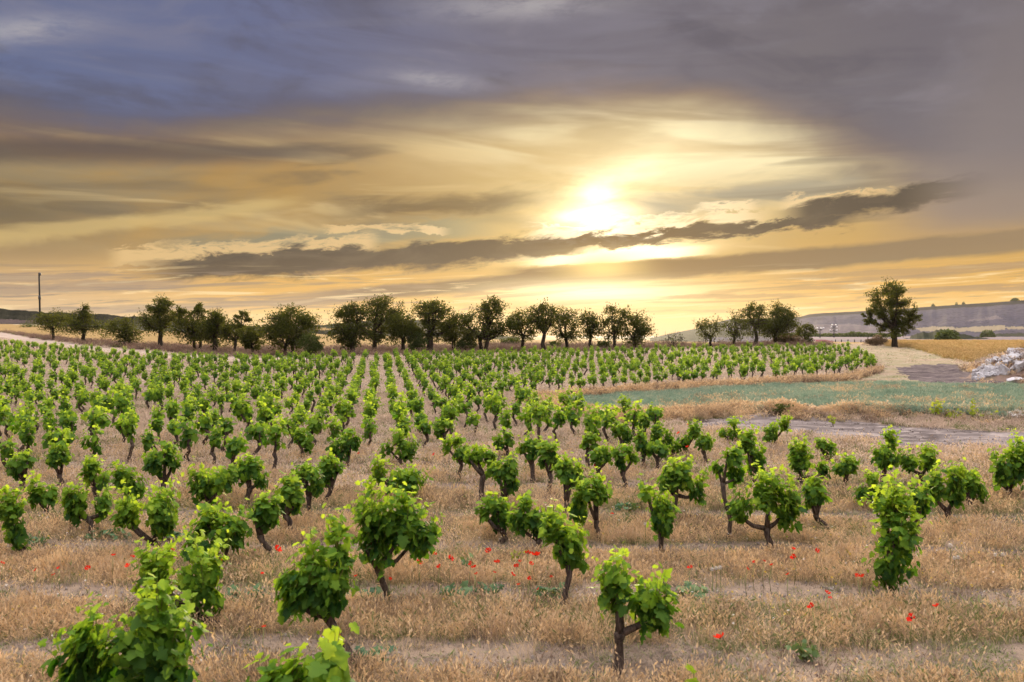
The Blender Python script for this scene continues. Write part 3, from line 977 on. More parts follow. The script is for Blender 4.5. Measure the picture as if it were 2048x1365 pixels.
# ================================================================ the vines one can pick out, traced from the photograph
# foot x, foot y; crown left, top, right, bottom; label; options: lobes as crown boxes, bare trunk etc.
NEAR = [
 (330, 1478, 95, 1168, 402, 1410, 'big out of focus vine cut by the frame at the bottom, broad pale leaves', dict(count=420, size=.122, lobes=[(215, 1215, 402, 1400), (98, 1225, 235, 1420), (270, 1160, 365, 1300)])),
 (585, 1545, 492, 1290, 692, 1420, 'blurred vine tip with large yellow leaf poking up at the bottom edge', dict(count=110, size=.15, lobes=[(495, 1300, 630, 1430), (635, 1275, 690, 1400)])),
 (712, 1342, 553, 1052, 712, 1268, 'strongly leaning vine with thick slanting bare trunk and tall ragged shoot', dict(lobes=[(555, 1105, 640, 1250), (600, 1085, 705, 1262), (652, 1045, 710, 1160)], head=(655, 1235))),
 (778, 1213, 694, 962, 890, 1165, 'vine with a tall bare stick above light green leaves and crooked trunk', dict(lobes=[(696, 985, 815, 1150), (770, 975, 850, 1120), (800, 1005, 888, 1130)], head=(755, 1140), stick=(742, 950), count=330)),
 (1235, 1346, 1190, 1118, 1358, 1278, 'low dark vine whose stout trunk forks in a V above the dry grass', dict(lobes=[(1192, 1120, 1285, 1240), (1262, 1160, 1358, 1280)], head=(1240, 1268), base_r=.055)),
 (1128, 1217, 1078, 1015, 1182, 1145, 'narrow vine leaning back with curved bare trunk beside the red poppies', dict(lobes=[(1080, 1015, 1135, 1095), (1100, 1060, 1182, 1145)], head=(1138, 1130))),
 (1775, 1197, 1728, 962, 1858, 1182, 'tall column-like vine trailing long drooping leaves almost to the grass', dict(lobes=[(1742, 965, 1852, 1080), (1738, 1030, 1845, 1120), (1734, 1085, 1826, 1185)], count=330)),
 (440, 1255, 260, 1072, 455, 1252, 'two-lobed vine standing just behind the big blurred one', dict(lobes=[(260, 1075, 352, 1215), (362, 1088, 455, 1250)], count=330)),
 (456, 1146, 360, 1000, 505, 1142, 'dense dark bushy vine with its trunk hidden, behind the two-lobed vine', dict(count=300)),
 (541, 1120, 495, 980, 562, 1075, 'vine with a bent trunk throwing one arm sideways, large poppy at its foot', dict(lobes=[(497, 982, 562, 1070)], head=(520, 1072))),
 (590, 1076, 536, 942, 610, 1046, 'dark round vine on a long thin trunk slanting away', dict(head=(572, 1032))),
 (320, 1104, 223, 975, 365, 1092, 'wide open vine with leafy branches reaching out on both sides', dict(lobes=[(224, 985, 290, 1060), (290, 976, 364, 1085)])),
 (186, 1074, 125, 962, 220, 1060, 'vine with a sinuous black trunk and two separate leafy clumps', dict(lobes=[(127, 962, 182, 1050), (184, 980, 219, 1042)], head=(176, 1038))),
 (46, 1118, 0, 965, 60, 1095, 'tall narrow vine with dark stump near the edge of the frame', dict(lobes=[(2, 968, 55, 1060), (20, 1035, 58, 1098)])),
 (190, 1006, 162, 912, 222, 985, 'slim vine on a straight grey trunk like a post', dict(head=(189, 975))),
 (102, 1034, 52, 955, 112, 1022, 'small dark vine split in two leafy horns', dict(lobes=[(53, 957, 85, 1018), (80, 972, 112, 1020)])),
 (264, 1027, 228, 930, 292, 1000, 'vine arching over with its crown falling toward its stump', dict(lobes=[(228, 932, 272, 985), (245, 955, 291, 1002)], head=(268, 996))),
 (327, 1003, 288, 880, 366, 968, 'heart-shaped upright vine with a clear straight trunk', dict(head=(328, 965))),
 (120, 972, 92, 880, 147, 956, 'rounded compact vine like a ball on a stick, by the bare soil patch', {}),
 (48, 992, 16, 902, 74, 968, 'vine with light leafy top rising beside the ball-shaped one', {}),
 (408, 1026, 368, 928, 482, 1012, 'broad vine with fountain of bright yellow-green shoots', dict(lobes=[(368, 934, 445, 1010), (430, 930, 480, 985)])),
 (495, 1013, 468, 902, 540, 985, 'leafy vine pressed between two neighbours, thin dark stem', {}),
 (617, 1038, 583, 918, 652, 1000, 'vine with spreading pale shoots on a slim upright stem', dict(head=(618, 995))),
 (646, 1011, 634, 905, 692, 985, 'vine leaning over from a slanting stem next to the slim upright one', dict(head=(662, 975))),
 (606, 920, 582, 850, 628, 906, 'small round-headed vine with visible short forked stem', dict(head=(604, 900))),
 (680, 937, 652, 872, 704, 920, 'low vine at the edge of the wide pale aisle with poppy nearby', {}),
 (694, 936, 684, 848, 722, 900, 'tall thin vine bordering the pale aisle of straw', {}),
 (803, 940, 758, 852, 838, 928, 'large leafy vine standing at the head of the straight row', dict(count=260)),
 (798, 1008, 738, 912, 860, 990, 'wide vine with one upright horn, half hidden behind the vine with the stick', dict(lobes=[(738, 915, 778, 975), (765, 932, 858, 990)])),
 (920, 961, 880, 866, 944, 928, 'bushy vine on a thin straight trunk in the row right of the aisle', dict(head=(920, 922))),
 (963, 1001, 922, 888, 1002, 955, 'vine on a stout bare trunk like a small tree with yellowish leaves', dict(head=(968, 952), base_r=.055)),
 (890, 912, 866, 836, 912, 875, 'small vine packed against the bushy vine right of the aisle', {}),
 (1006, 1020, 982, 908, 1038, 1002, 'tall slim vine pillar just beyond the stout-trunked vine', {}),
 (1003, 1086, 950, 985, 1022, 1068, 'vine with splayed shoots over a short black stump', dict(head=(1003, 1062))),
 (1082, 1108, 1012, 982, 1098, 1084, 'big dark-hearted vine above the poppy cluster with twisted stump', dict(count=260, head=(1078, 1082))),
 (1013, 920, 988, 858, 1030, 902, 'oval tidy vine on a short stem', dict(head=(1013, 898))),
 (1065, 965, 1032, 864, 1084, 942, 'upright vine with dark stem and two flowing sides', dict(head=(1064, 930))),
 (1099, 988, 1074, 880, 1128, 954, 'vine with feathery arched shoots behind the big dark-hearted one', {}),
 (1130, 1036, 1106, 905, 1166, 1012, 'yellowish vine hanging low over its stump, half covered by a larger neighbour', {}),
 (1199, 1081, 1138, 942, 1226, 1048, 'large round full vine on a slender slightly bent trunk', dict(count=280, head=(1193, 1043))),
 (1177, 940, 1160, 862, 1200, 908, 'small narrow vine with a straight black stem', dict(head=(1176, 903))),
 (1200, 968, 1178, 886, 1228, 952, 'vine with a single poppy glowing at its trunk', dict(head=(1197, 938))),
 (1250, 977, 1226, 884, 1280, 944, 'vine with one bare stub arm sticking out to the side', dict(head=(1246, 945))),
 (1243, 908, 1220, 840, 1268, 890, 'rounded vine directly behind the vine with the stub arm', {}),
 (1291, 940, 1270, 852, 1300, 915, 'thin vine with long wiry stem and little top', {}),
 (1314, 945, 1286, 882, 1338, 922, 'double-stemmed vine with a curved side arm', dict(head=(1314, 918))),
 (1350, 920, 1326, 876, 1364, 910, 'small dark vine below the tall bushy clump', {}),
 (1322, 925, 1298, 838, 1348, 898, 'tall bushy vine clump in front of the bare track end', {}),
 (1288, 897, 1278, 826, 1302, 868, 'slender spire of leaves against the pale track', {}),
 (1368, 918, 1355, 842, 1404, 900, 'vine leaning sideways like a plume beside two poppies', dict(lobes=[(1355, 865, 1382, 900), (1375, 842, 1404, 880)])),
 (1413, 935, 1388, 866, 1428, 906, 'neat little vine standing alone with a clear slanting stem', dict(head=(1406, 902))),
 (1355, 1036, 1310, 905, 1416, 1012, 'spreading vine with a stub and trunk forking low, wide ragged crown', dict(lobes=[(1322, 908, 1388, 990), (1372, 945, 1416, 1010), (1310, 945, 1345, 985)], head=(1350, 990))),
 (1320, 1118, 1280, 962, 1352, 1072, 'medium vine with pale drooping shoot, in front of the spreading vine', dict(lobes=[(1296, 990, 1352, 1072), (1280, 962, 1302, 1000)], head=(1322, 1068))),
 (1457, 1080, 1420, 888, 1490, 972, 'standard vine with unusually tall thin bare trunk', dict(head=(1446, 968), base_r=.034)),
 (1539, 1102, 1452, 945, 1608, 1072, 'wide sturdy vine with thick trunk and two heavy arms', dict(lobes=[(1453, 978, 1512, 1052), (1500, 945, 1570, 1030), (1540, 962, 1608, 1068)], head=(1534, 1058), count=340, base_r=.055)),
 (1518, 978, 1474, 855, 1536, 962, 'slim leaning vine veiled in pale shoots behind the tall-trunked one', dict(lobes=[(1474, 857, 1512, 915), (1490, 895, 1536, 962)])),
 (1455, 890, 1430, 828, 1490, 888, 'bushy vine right at the edge of the rutted track', dict(count=220)),
 (1548, 895, 1521, 832, 1584, 882, 'vine shaped like a cupped hand standing alone by the track', dict(lobes=[(1522, 848, 1556, 884), (1556, 832, 1584, 868)])),
 (1606, 972, 1576, 884, 1632, 962, 'dense vine with an extra leafy branch at its side', dict(lobes=[(1577, 884, 1630, 960), (1630, 918, 1660, 964)])),
 (1652, 926, 1626, 872, 1670, 920, 'squat vine with a pointed tuft, behind the dense one', {}),
 (1652, 1063, 1606, 944, 1658, 1034, 'slim vine tilted on a thin bare diagonal stem', dict(head=(1632, 1030))),
 (1684, 981, 1660, 910, 1718, 962, 'small umbrella vine on a short oblique trunk', dict(head=(1692, 958))),
 (1768, 975, 1738, 850, 1796, 938, 'tall vine with spiky top shoots near the dirt track', dict(lobes=[(1738, 890, 1796, 938), (1768, 852, 1794, 905)])),
 (1845, 976, 1798, 888, 1874, 950, 'vine spreading like a parasol with gaps under its arch', dict(lobes=[(1798, 900, 1840, 945), (1830, 890, 1874, 948)], head=(1843, 950))),
 (1754, 1024, 1712, 940, 1768, 1010, 'drooping vine half behind the column-like vine', {}),
 (1832, 1100, 1815, 962, 1858, 1062, 'vine hidden behind the column-like one with straight trunk showing', dict(head=(1833, 1050))),
 (1898, 1056, 1852, 926, 1932, 1030, 'dark vine with one long sideways spray and leaves at its foot', dict(lobes=[(1854, 940, 1895, 1010), (1885, 930, 1930, 1025)])),
 (1934, 1024, 1912, 935, 1974, 1012, 'compact dark vine with a pointed outer branch', {}),
 (2018, 1003, 1976, 876, 2062, 985, 'large vine cut by the frame edge under the track', dict(lobes=[(1977, 905, 2025, 975), (2010, 878, 2065, 982)])),
]


def to_local(px, py, base):
    p = at_depth(px, py, base.y)
    return p - base


ng_vines = []
GV = 'bush vines of the vineyard'
for i, (bx, by, L, T_, R_, B_, label, o) in enumerate(NEAR):
    rg = np.random.default_rng(100 + i)
    base = gp(bx, by)
    sc = base.y / FPX
    boxes = o.get('lobes') or [(L, T_, R_, B_)]
    lobes = []
    for (l, t, r, b) in boxes:
        c = to_local((l + r) / 2, (t + b) / 2, base)
        w, h = (r - l) * sc / 2, (b - t) * sc / 2
        w, h = w * 0.98, h * 0.98
        if len(boxes) == 1 and w > 0.12:      # break a single crown into uneven clumps
            for s_x in (-1, 1, 0, rg.choice([-1, 1])):
                f, fz = rg.uniform(.36, .60), rg.uniform(.34, .62)
                dx_ = s_x * (1 - f) * rg.uniform(.75, 1.0) if s_x else rg.uniform(-.25, .25)
                dz_ = rg.uniform(-.5, .45) if s_x else (1 - fz) * .95
                lobes.append(((c.x + dx_ * w, c.y + rg.uniform(-.4, .4) * w * .7, c.z + dz_ * h * .9), (w * f, max(w * f, .10), h * fz)))
        else:
            lobes.append(((c.x, rg.uniform(-.08, .08), c.z), (w, max(w * 0.85, 0.12), h)))
    if 'head' in o:
        hd = to_local(*o['head'], base)
    else:
        hd = to_local((bx + (L + R_) / 2) / 2, min(B_ - 6, by - 14), base)
        hd.z = max(hd.z, 0.12)
    size = o.get('size', 0.102)
    vol = sum(r[0] * r[2] for _, r in lobes)
    count = int(o.get('count', 0) or np.clip(170 + vol * 1900, 210, 560))
    if 'count' in o:
        count = int(count * 1.75)
    shoots = None
    if 'stick' in o:
        s_ = to_local(*o['stick'], base)
        shoots = [((s_.x * 1.0 + .02, 0, s_.z * .55), (s_.x, 0, s_.z))]
        for k in range(6):
            c, r = lobes[k % 2]
            shoots.append((np.array(c), np.array(c) + np.array([rg.uniform(-1, 1) * r[0], rg.uniform(-.8, .8) * r[1], r[2] * rg.uniform(.8, 1.15)])))
    out = LEAF_BIG if base.y < 17 else LEAF_MID
    tm, ams, fm = build_vine(rg, 1.0, lobes, o.get('base_r', 0.040 + 0.012 * rg.random()), (hd.x, hd.y), hd.z, out, count, size, shoots, 3 if base.y < 17 else 2)
    root = tag(empty('grapevine', base), label, 'grapevine', GV)
    tm.build('trunk', M['vine_bark'], root, True)
    for a in ams:
        a.build('arm', M['vine_bark'], root, True)
    fo = link(bpy.data.objects.new('foliage', fm)); fo.parent = root
    ng_vines.append(base)

# ---------------------------------------------------------------- the rows beyond: a square planting seen along one of its slants
VINEYARD = [(-900, 590), (-300, 640), (0, 687), (80, 694), (161, 703), (242, 710), (330, 717), (405, 723), (500, 726), (640, 722), (800, 715), (1000, 711), (1200, 707),
            (1400, 703), (1560, 699), (1690, 699), (1738, 715), (1752, 735), (1742, 750), (1640, 762), (1500, 768), (1400, 774), (1250, 786), (1130, 796), (1075, 806), (1110, 826),
            (1180, 845), (1290, 852), (1330, 868), (1330, 905), (1200, 905), (1060, 908), (940, 915), (860, 912), (700, 928), (620, 935), (480, 985), (380, 950), (150, 940), (0, 975), (-900, 1150)]


def lattice():
    ang = math.atan((757 - 1024) / FPX)          # the rows run to this vanishing point
    e1 = np.array([math.sin(ang), math.cos(ang)]); e2 = np.array([math.cos(ang), -math.sin(ang)])
    org = gp(803, 940)
    n = 170
    i, j = np.meshgrid(np.arange(-n, n), np.arange(-n, n))
    al = (i + 0.42 * j) * 1.95; ac = j * 0.70
    x = org.x + al * e1[0] + ac * e2[0]; y = org.y + al * e1[1] + ac * e2[1]
    x, y = x.ravel(), y.ravel()
    rg = np.random.default_rng(5)
    x = x + rg.normal(size=x.size) * (0.04 + 0.09 * (x > y * 0.12)); y = y + rg.normal(size=x.size) * 0.28
    k = (y > 8) & (y < 180)
    x, y = x[k], y[k]
    z = ground_h(x, y)
    px, py = topx(x, y, z)
    k = inside(px, py, VINEYARD) & (rg.random(x.size) > 0.05) & (px > -180) & (px < 2230)
    k &= ~((px < 190) & (py > 738) & (py < 748))
    for b in ng_vines:
        k &= np.hypot(x - b.x, y - b.y) > 0.75
    return np.stack([x[k], y[k], z[k]], 1), px[k], py[k]


pts, lpx, lpy = lattice()
order = np.argsort(pts[:, 1])
pts, lpx, lpy = pts[order], lpx[order], lpy[order]

PROTO = []
for v in range(12):
    rg = np.random.default_rng(700 + v)
    h = rg.uniform(.74, 1.06)
    w = rg.uniform(.16, .235)
    zb = rg.uniform(.20, .32)
    lobes = []
    for k in range(3):
        th = rg.uniform(0, 6.28)
        f = rg.uniform(.55, .8)
        lobes.append(((math.cos(th) * w * .45, math.sin(th) * w * .45, zb + (h - zb) * rg.uniform(.38, .62)), (w * f, w * f, (h - zb) * .5 * rg.uniform(.7, 1))))
    tm, ams, fm = build_vine(rg, h, lobes, .036, (rg.normal() * .07, rg.normal() * .07), zb + .03, LEAF_MID if v < 8 else LEAF_LOW, 105 if v < 8 else 75, .098 if v < 8 else .112, None, 2)
    for a in ams:
        tm.v += a.v; off = tm.n
        tm.f += [[i_ + off for i_ in f_] for f_ in a.f]; tm.t += a.t; tm.s += a.s; tm.n += a.n
    PROTO.append((tm.mesh('trunk', M['vine_bark'], True), fm))

N_IND = 300 - len(NEAR)
inframe = (lpx > -25) & (lpx < 2075)
sel = np.zeros(len(pts), bool)
sel[np.nonzero(inframe)[0][:N_IND]] = True
rgl = np.random.default_rng(77)
ROWLAB = [
    (lambda px, py: px < 380, 'bushy green vine packed among others in the crowded rows near the farm track side', 'crowded vines in the rows toward the farm track'),
    (lambda px, py: px < 760, 'green vine in the slanting rows leading up to the pale straw aisle', 'vines in the slanting rows beside the straw aisle'),
    (lambda px, py: px < 1060, 'green vine in the straight rows just past the pale straw aisle', 'vines in the straight rows past the straw aisle'),
    (lambda px, py: True, 'small green vine on short stem among those nearest the green crop', 'small vines near the green crop'),
]
for i in np.nonzero(sel)[0]:
    x, y, z = pts[i]
    tmesh, fmesh = PROTO[int(rgl.integers(0, 8))]
    root = empty('grapevine', (x, y, z), rgl.uniform(0, 6.28))
    s_ = rgl.uniform(.82, 1.12)
    s_ *= (1 - .22 * float(sstep(y, 45, 62))) * (1 + .30 * float(sstep(y, 34, 20)))
    root.scale = (s_ * rgl.uniform(.9, 1.1), s_ * rgl.uniform(.9, 1.1), s_)
    for f, lab, grp in ROWLAB:
        if f(lpx[i], lpy[i]):
            tag(root, lab, 'grapevine', grp)
            break
    for n_, me in (('trunk', tmesh), ('foliage', fmesh)):
        c = bpy.data.objects.new(n_, me)
        link(c)
        c.parent = root


# ---------------------------------------------------------------- scattering for what nobody could count
def scatter(name, protos, P, rot, scl, idx, label=None, cat=None):
    """ONE object: a cloud of points, each carrying one of the prototype meshes"""
    pc = bpy.data.collections.new(name + '_kinds')
    for k, me in enumerate(protos):
        ob = bpy.data.objects.new('%s_kind_%02d' % (name, k), me)
        pc.objects.link(ob)
    me = bpy.data.meshes.new(name)
    me.vertices.add(len(P)); me.vertices.foreach_set('co', np.asarray(P, np.float32).ravel())
    a = me.attributes.new('rot', 'FLOAT_VECTOR', 'POINT'); a.data.foreach_set('vector', np.asarray(rot, np.float32).ravel())
    a = me.attributes.new('scl', 'FLOAT_VECTOR', 'POINT'); a.data.foreach_set('vector', np.asarray(scl, np.float32).ravel())
    a = me.attributes.new('idx', 'INT', 'POINT'); a.data.foreach_set('value', np.asarray(idx, np.int32))
    o = link(bpy.data.objects.new(name, me))
    t = bpy.data.node_groups.new(name, 'GeometryNodeTree')
    t.interface.new_socket('Geometry', in_out='INPUT', socket_type='NodeSocketGeometry')
    t.interface.new_socket('Geometry', in_out='OUTPUT', socket_type='NodeSocketGeometry')
    gi, go = t.nodes.new('NodeGroupInput'), t.nodes.new('NodeGroupOutput')
    ci = t.nodes.new('GeometryNodeCollectionInfo')
    ci.inputs['Collection'].default_value = pc
    ci.inputs['Separate Children'].default_value = True
    ci.inputs['Reset Children'].default_value = True
    ip = t.nodes.new('GeometryNodeInstanceOnPoints')
    ip.inputs['Pick Instance'].default_value = True
    t.links.new(gi.outputs[0], ip.inputs['Points'])
    t.links.new(ci.outputs[0], ip.inputs['Instance'])
    for at, ty, sock in (('rot', 'FLOAT_VECTOR', 'Rotation'), ('scl', 'FLOAT_VECTOR', 'Scale'), ('idx', 'INT', 'Instance Index')):
        n = t.nodes.new('GeometryNodeInputNamedAttribute')
        n.data_type = ty
        n.inputs['Name'].default_value = at
        t.links.new(n.outputs['Attribute'], ip.inputs[sock])
    t.links.new(ip.outputs[0], go.inputs[0])
    md = o.modifiers.new('scatter', 'NODES')
    md.node_group = t
    tag(o, label, cat, kind='stuff')
    return o


def merged(tmesh, fmesh, name):
    """trunk and foliage of a far vine as one mesh"""
    vs, fs, ts, sl = [], [], [], []
    n = 0
    for me, off in ((tmesh, 2), (fmesh, 0)):
        v = np.zeros(len(me.vertices) * 3, np.float32); me.vertices.foreach_get('co', v)
        t = np.zeros(len(me.vertices), np.float32); me.attributes['tint'].data.foreach_get('value', t)
        me.calc_loop_triangles()
        f = np.zeros(len(me.loop_triangles) * 3, np.int32); me.loop_triangles.foreach_get('vertices', f)
        m = np.zeros(len(me.loop_triangles), np.int32); me.loop_triangles.foreach_get('material_index', m)
        vs.append(v.reshape(-1, 3)); fs.append(f.reshape(-1, 3) + n); ts.append(t); sl.append(m + off)
        n += len(t)
    return fast_mesh(name, np.concatenate(vs), np.concatenate(fs), [M['vine_leaf'], M['shoot'], M['vine_bark']], np.concatenate(ts), np.concatenate(sl))


far_p = [merged(a, b, 'far_vine') for a, b in PROTO]
k = ~sel
n = int(k.sum())
s_ = rgl.uniform(.78, 1.14, n) * (1 - .22 * sstep(pts[k][:, 1], 45, 62))
scatter('vineyard_rows', far_p, pts[k], np.stack([np.zeros(n), np.zeros(n), rgl.uniform(0, 6.28, n)], 1),
        np.stack([s_ * rgl.uniform(.9, 1.12, n), s_ * rgl.uniform(.9, 1.12, n), s_], 1), rgl.integers(0, 12, n),
        'hundreds of small green vines filling the far rows below the trees', 'vines')
print('vines', len(NEAR), int(sel.sum()), n)

# ================================================================ trees
def leaf_quads(P, rg, size, tint, aspect=0.5, up=0.3):
    n = len(P)
    d = rnd_dir(rg, n); d[:, 2] += up
    d /= np.linalg.norm(d, axis=1, keepdims=True)
    nn = rnd_dir(rg, n)
    x = np.cross(d, nn); x /= np.linalg.norm(x, axis=1, keepdims=True) + 1e-9
    s = size * (0.6 + 0.8 * rg.random(n))
    a = P - x * (s * aspect * .5)[:, None] * 0.2
    V = np.stack([P - d * s[:, None] * .5, P + x * (s * aspect)[:, None] * .5, P + d * s[:, None] * .5, P - x * (s * aspect)[:, None] * .5], 1)
    F = np.arange(n * 4).reshape(n, 4)
    return V.reshape(-1, 3), F, np.repeat(tint, 4)


def make_tree(name, label, cat, group, base, boxes, rg, trunk_r, fork=0.3, clumps=70, per=42, size=.17, stems=1, lean=0.0, mats=('tree_leaf', 'tree_bark'), gaps=0.35, bare=0.0, clump_r=.16, wide=1.30):
    """boxes: crown parts (left, top, right, bottom) in the photograph at the depth of the foot"""
    sc = base.y / FPX
    root = tag(empty(name, base), label, cat, group)
    E_ = []
    for (l, t, r, b) in boxes:
        b = b + (6 if wide > 1.1 and b < 690 else 0)
        c = at_depth((l + r) / 2, (t + b) / 2, base.y) - base
        E_.append((np.array([c.x, 0, c.z]), np.array([(r - l) * sc / 2 * wide, (r - l) * sc / 2 * 0.85, (b - t) * sc / 2 * 1.04])))
    area = np.array([e[1][0] * e[1][2] for e in E_])
    top = max(e[0][2] + e[1][2] for e in E_)
    # limbs grow to points inside the crown, twigs on to each clump of leaves
    tm = MB()
    tips = []
    limbs = []
    for s in range(stems):
        f0 = Vector((lean * .5 + (s - (stems - 1) / 2) * trunk_r * 2.6, rg.normal() * .1 * (stems > 1), top * fork * rg.uniform(.85, 1.1)))
        b0 = Vector(((s - (stems - 1) / 2) * trunk_r * 1.6, 0, -0.2))
        tr = trunk_r if stems == 1 else trunk_r * .72
        tm.tube([b0, b0 + Vector((0, 0, .25)), b0.lerp(f0, .5) + Vector((rg.normal() * .08, 0, 0)), f0], [tr * 1.4, tr * 1.05, tr * .88, tr * .82], 7, .5, 0, True, .12)
        for e, ar in zip(E_, area):
            m = max(2, int(round(6 * ar / area.sum() / max(1, stems * .7))))
            for k in range(m):
                d = rnd_dir(rg, 1)[0]
                tgt = e[0] + d * e[1] * rg.uniform(.30, .62)
                tgt = Vector(tgt)
                mid = f0.lerp(tgt, .5) + Vector((rg.normal() * .12, rg.normal() * .12, -.08 * (tgt - f0).length + rg.normal() * .08))
                tm.tube([f0, mid, tgt], [tr * .62, tr * .40, tr * .22], 5, .5, 0, False, .1)
                limbs += [mid, tgt, mid.lerp(tgt, .5)]
    num = np.maximum((area / area.sum() * clumps * 1.35).astype(int), 3)
    P, T = [], []
    L3 = np.array([tuple(v) for v in limbs])
    for e, m in zip(E_, num):
        d = rnd_dir(rg, m)
        rr = rg.random(m) ** 0.38
        lump = 1 + 0.20 * np.sin(d[:, 0] * 4.3 + rg.random() * 6) * np.sin(d[:, 2] * 3.7 + rg.random() * 6) + rg.normal(size=m) * .06
        c = e[0] + d * (rr * lump)[:, None] * e[1]
        for q_ in c:
            j = np.argmin(((L3 - q_) ** 2).sum(1))
            a = Vector(L3[j]); b = Vector(q_)
            tm.tube([a, a.lerp(b, .55) + Vector((0, 0, .05)), b], [trunk_r * .16, trunk_r * .10, .012], 4, .5, 0, False)
            if rg.random() < bare:
                for _ in range(3):
                    e2 = b + Vector(rnd_dir(rg, 1)[0] * .25) + Vector((0, 0, .18))
                    tm.tube([b, e2], [.016, .006], 3, .5, 0, False)
                continue
            nn = int(per * rg.uniform(.6, 1.7))
            r_ = e[1].mean() * clump_r * 2.0 * rg.uniform(.6, 1.25)
            off = np.clip(rg.normal(size=(nn, 3)), -1.6, 1.6) * np.array([r_, r_, r_ * .75]) * .55
            along = rg.random(nn)[:, None] * (np.array(a) - q_) * .45
            P.append(q_ + off + along)
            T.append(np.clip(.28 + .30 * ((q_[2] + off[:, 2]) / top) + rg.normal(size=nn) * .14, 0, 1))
    tm.build('trunk', M[mats[1]], root, True)
    if P:
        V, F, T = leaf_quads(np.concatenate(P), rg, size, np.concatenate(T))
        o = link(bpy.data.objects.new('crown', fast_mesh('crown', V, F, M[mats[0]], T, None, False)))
        o.parent = root
    return root


GA = 'almond trees along the vineyard edge'
TREES = [
 # foot, crown boxes, trunk radius, options, label
 ((108, 680), [(76, 618, 138, 660)], .17, dict(clumps=60, lean=-.3, fork=.32), 'small round almond tree below the pole, with a slanting double stem'),
 ((169, 687), [(128, 626, 212, 664), (148, 611, 182, 640)], .22, dict(clumps=80, fork=.34), 'umbrella-shaped almond tree second from the pole, on one dark trunk'),
 ((256, 694), [(212, 634, 282, 682)], .16, dict(clumps=75, stems=2, fork=.22, size=.15), 'low bushy tree with sprouting foot, between the umbrella tree and the tall knobbly one'),
 ((322, 698), [(300, 594, 346, 630), (282, 614, 352, 664)], .24, dict(clumps=110, fork=.38, gaps=.2), 'tall knobbly tree with stacked crown on a straight trunk above the farm track'),
 ((394, 703), [(346, 614, 378, 640), (384, 604, 414, 632), (344, 630, 420, 678)], .20, dict(clumps=110, stems=2, fork=.26), 'tree with twin trunks and two rounded heads'),
 ((429, 705), [(402, 616, 458, 690)], .22, dict(clumps=90, fork=.30, bare=.12), 'dark tree with bare twigs on top, touching the twin-trunked tree'),
 ((469, 707), [(444, 640, 490, 690), (468, 618, 500, 650)], .13, dict(clumps=60, fork=.30, bare=.12, lean=.2), 'thin tree with a crooked branch pointing up and out'),
 ((504, 709), [(482, 648, 527, 702)], .12, dict(clumps=55, fork=.28), 'small shaggy tree last of the dense group before the gap'),
 ((578, 711), [(532, 612, 628, 698)], .22, dict(clumps=150, stems=2, fork=.18, per=46), 'big ball-shaped tree leafy to the ground with fan of upright twigs'),
 ((706, 708), [(656, 622, 742, 680), (676, 600, 730, 640), (672, 664, 718, 704)], .24, dict(clumps=120, fork=.30, gaps=.4), 'spreading tree at the start of the long row with leafy skirt round its base'),
 ((748, 704), [(728, 592, 804, 645), (728, 645, 775, 690)], .20, dict(clumps=100, fork=.34), 'tall feathery tree second in the long row'),
 ((806, 706), [(772, 616, 832, 690)], .18, dict(clumps=85, fork=.3), 'lower dark tree squeezed between two taller ones of the long row'),
 ((859, 705), [(828, 598, 900, 646), (850, 606, 926, 668), (820, 640, 872, 684)], .30, dict(clumps=125, fork=.36), 'tree with thick straight trunk and broad flat top'),
 ((908, 703), [(884, 650, 936, 684)], .10, dict(clumps=40, stems=2, fork=.5), 'small two-stemmed tree under the branches of the thick-trunked one'),
 ((968, 704), [(918, 616, 1004, 684), (960, 594, 1012, 640), (985, 630, 1030, 668)], .26, dict(clumps=140, fork=.24, stems=2), 'widest tree of the row fanning out from a low bushy foot'),
 ((1047, 702), [(1014, 618, 1072, 676)], .17, dict(clumps=66, fork=.34, per=34), 'open tree forking low, first of those against the bright glow'),
 ((1089, 704), [(1058, 604, 1114, 662)], .19, dict(clumps=70, fork=.40, per=34), 'tree with a clean Y-shaped trunk against the glow'),
 ((1132, 702), [(1102, 612, 1160, 680)], .18, dict(clumps=66, fork=.28, per=32), 'airy tree with splayed limbs standing right below the sun'),
 ((1182, 700), [(1156, 618, 1204, 678)], .15, dict(clumps=58, fork=.34, per=34), 'slim tree with narrow pointed top beneath the sun'),
 ((1228, 700), [(1196, 632, 1250, 680), (1206, 609, 1262, 645)], .17, dict(clumps=66, fork=.30, per=30), 'see-through tree with a broken crown set against the sun'),
 ((1268, 699), [(1240, 622, 1302, 688)], .18, dict(clumps=90, fork=.26, per=38), 'rounded tree closing the long row'),
 ((1423, 696), [(1392, 628, 1444, 680)], .13, dict(clumps=52, fork=.3, per=22, bare=.15), 'sparse thin tree at the start of the short row'),
 ((1469, 694), [(1440, 626, 1500, 680)], .14, dict(clumps=52, fork=.32, per=22, bare=.15), 'lopsided sparse tree second in the short row'),
 ((1510, 692), [(1474, 612, 1536, 668), (1494, 598, 1530, 630)], .19, dict(clumps=74, fork=.34, per=32), 'tallest tree of the short row with open crown'),
 ((1550, 691), [(1522, 608, 1592, 676)], .20, dict(clumps=120, fork=.26, per=48), 'dense dark rounded tree next to the tallest of the short row'),
 ((1608, 689), [(1592, 644, 1630, 682)], .09, dict(clumps=46, fork=.25, per=32), 'little fan-shaped tree near the maroon roof'),
]
for i, (ft, boxes, tr, o, lab) in enumerate(TREES):
    b = gp(*ft)
    make_tree('almond_tree', lab, 'tree', GA, b, boxes, np.random.default_rng(300 + i), tr, **{'size': .16, **o})
b = gp(1789, 695)
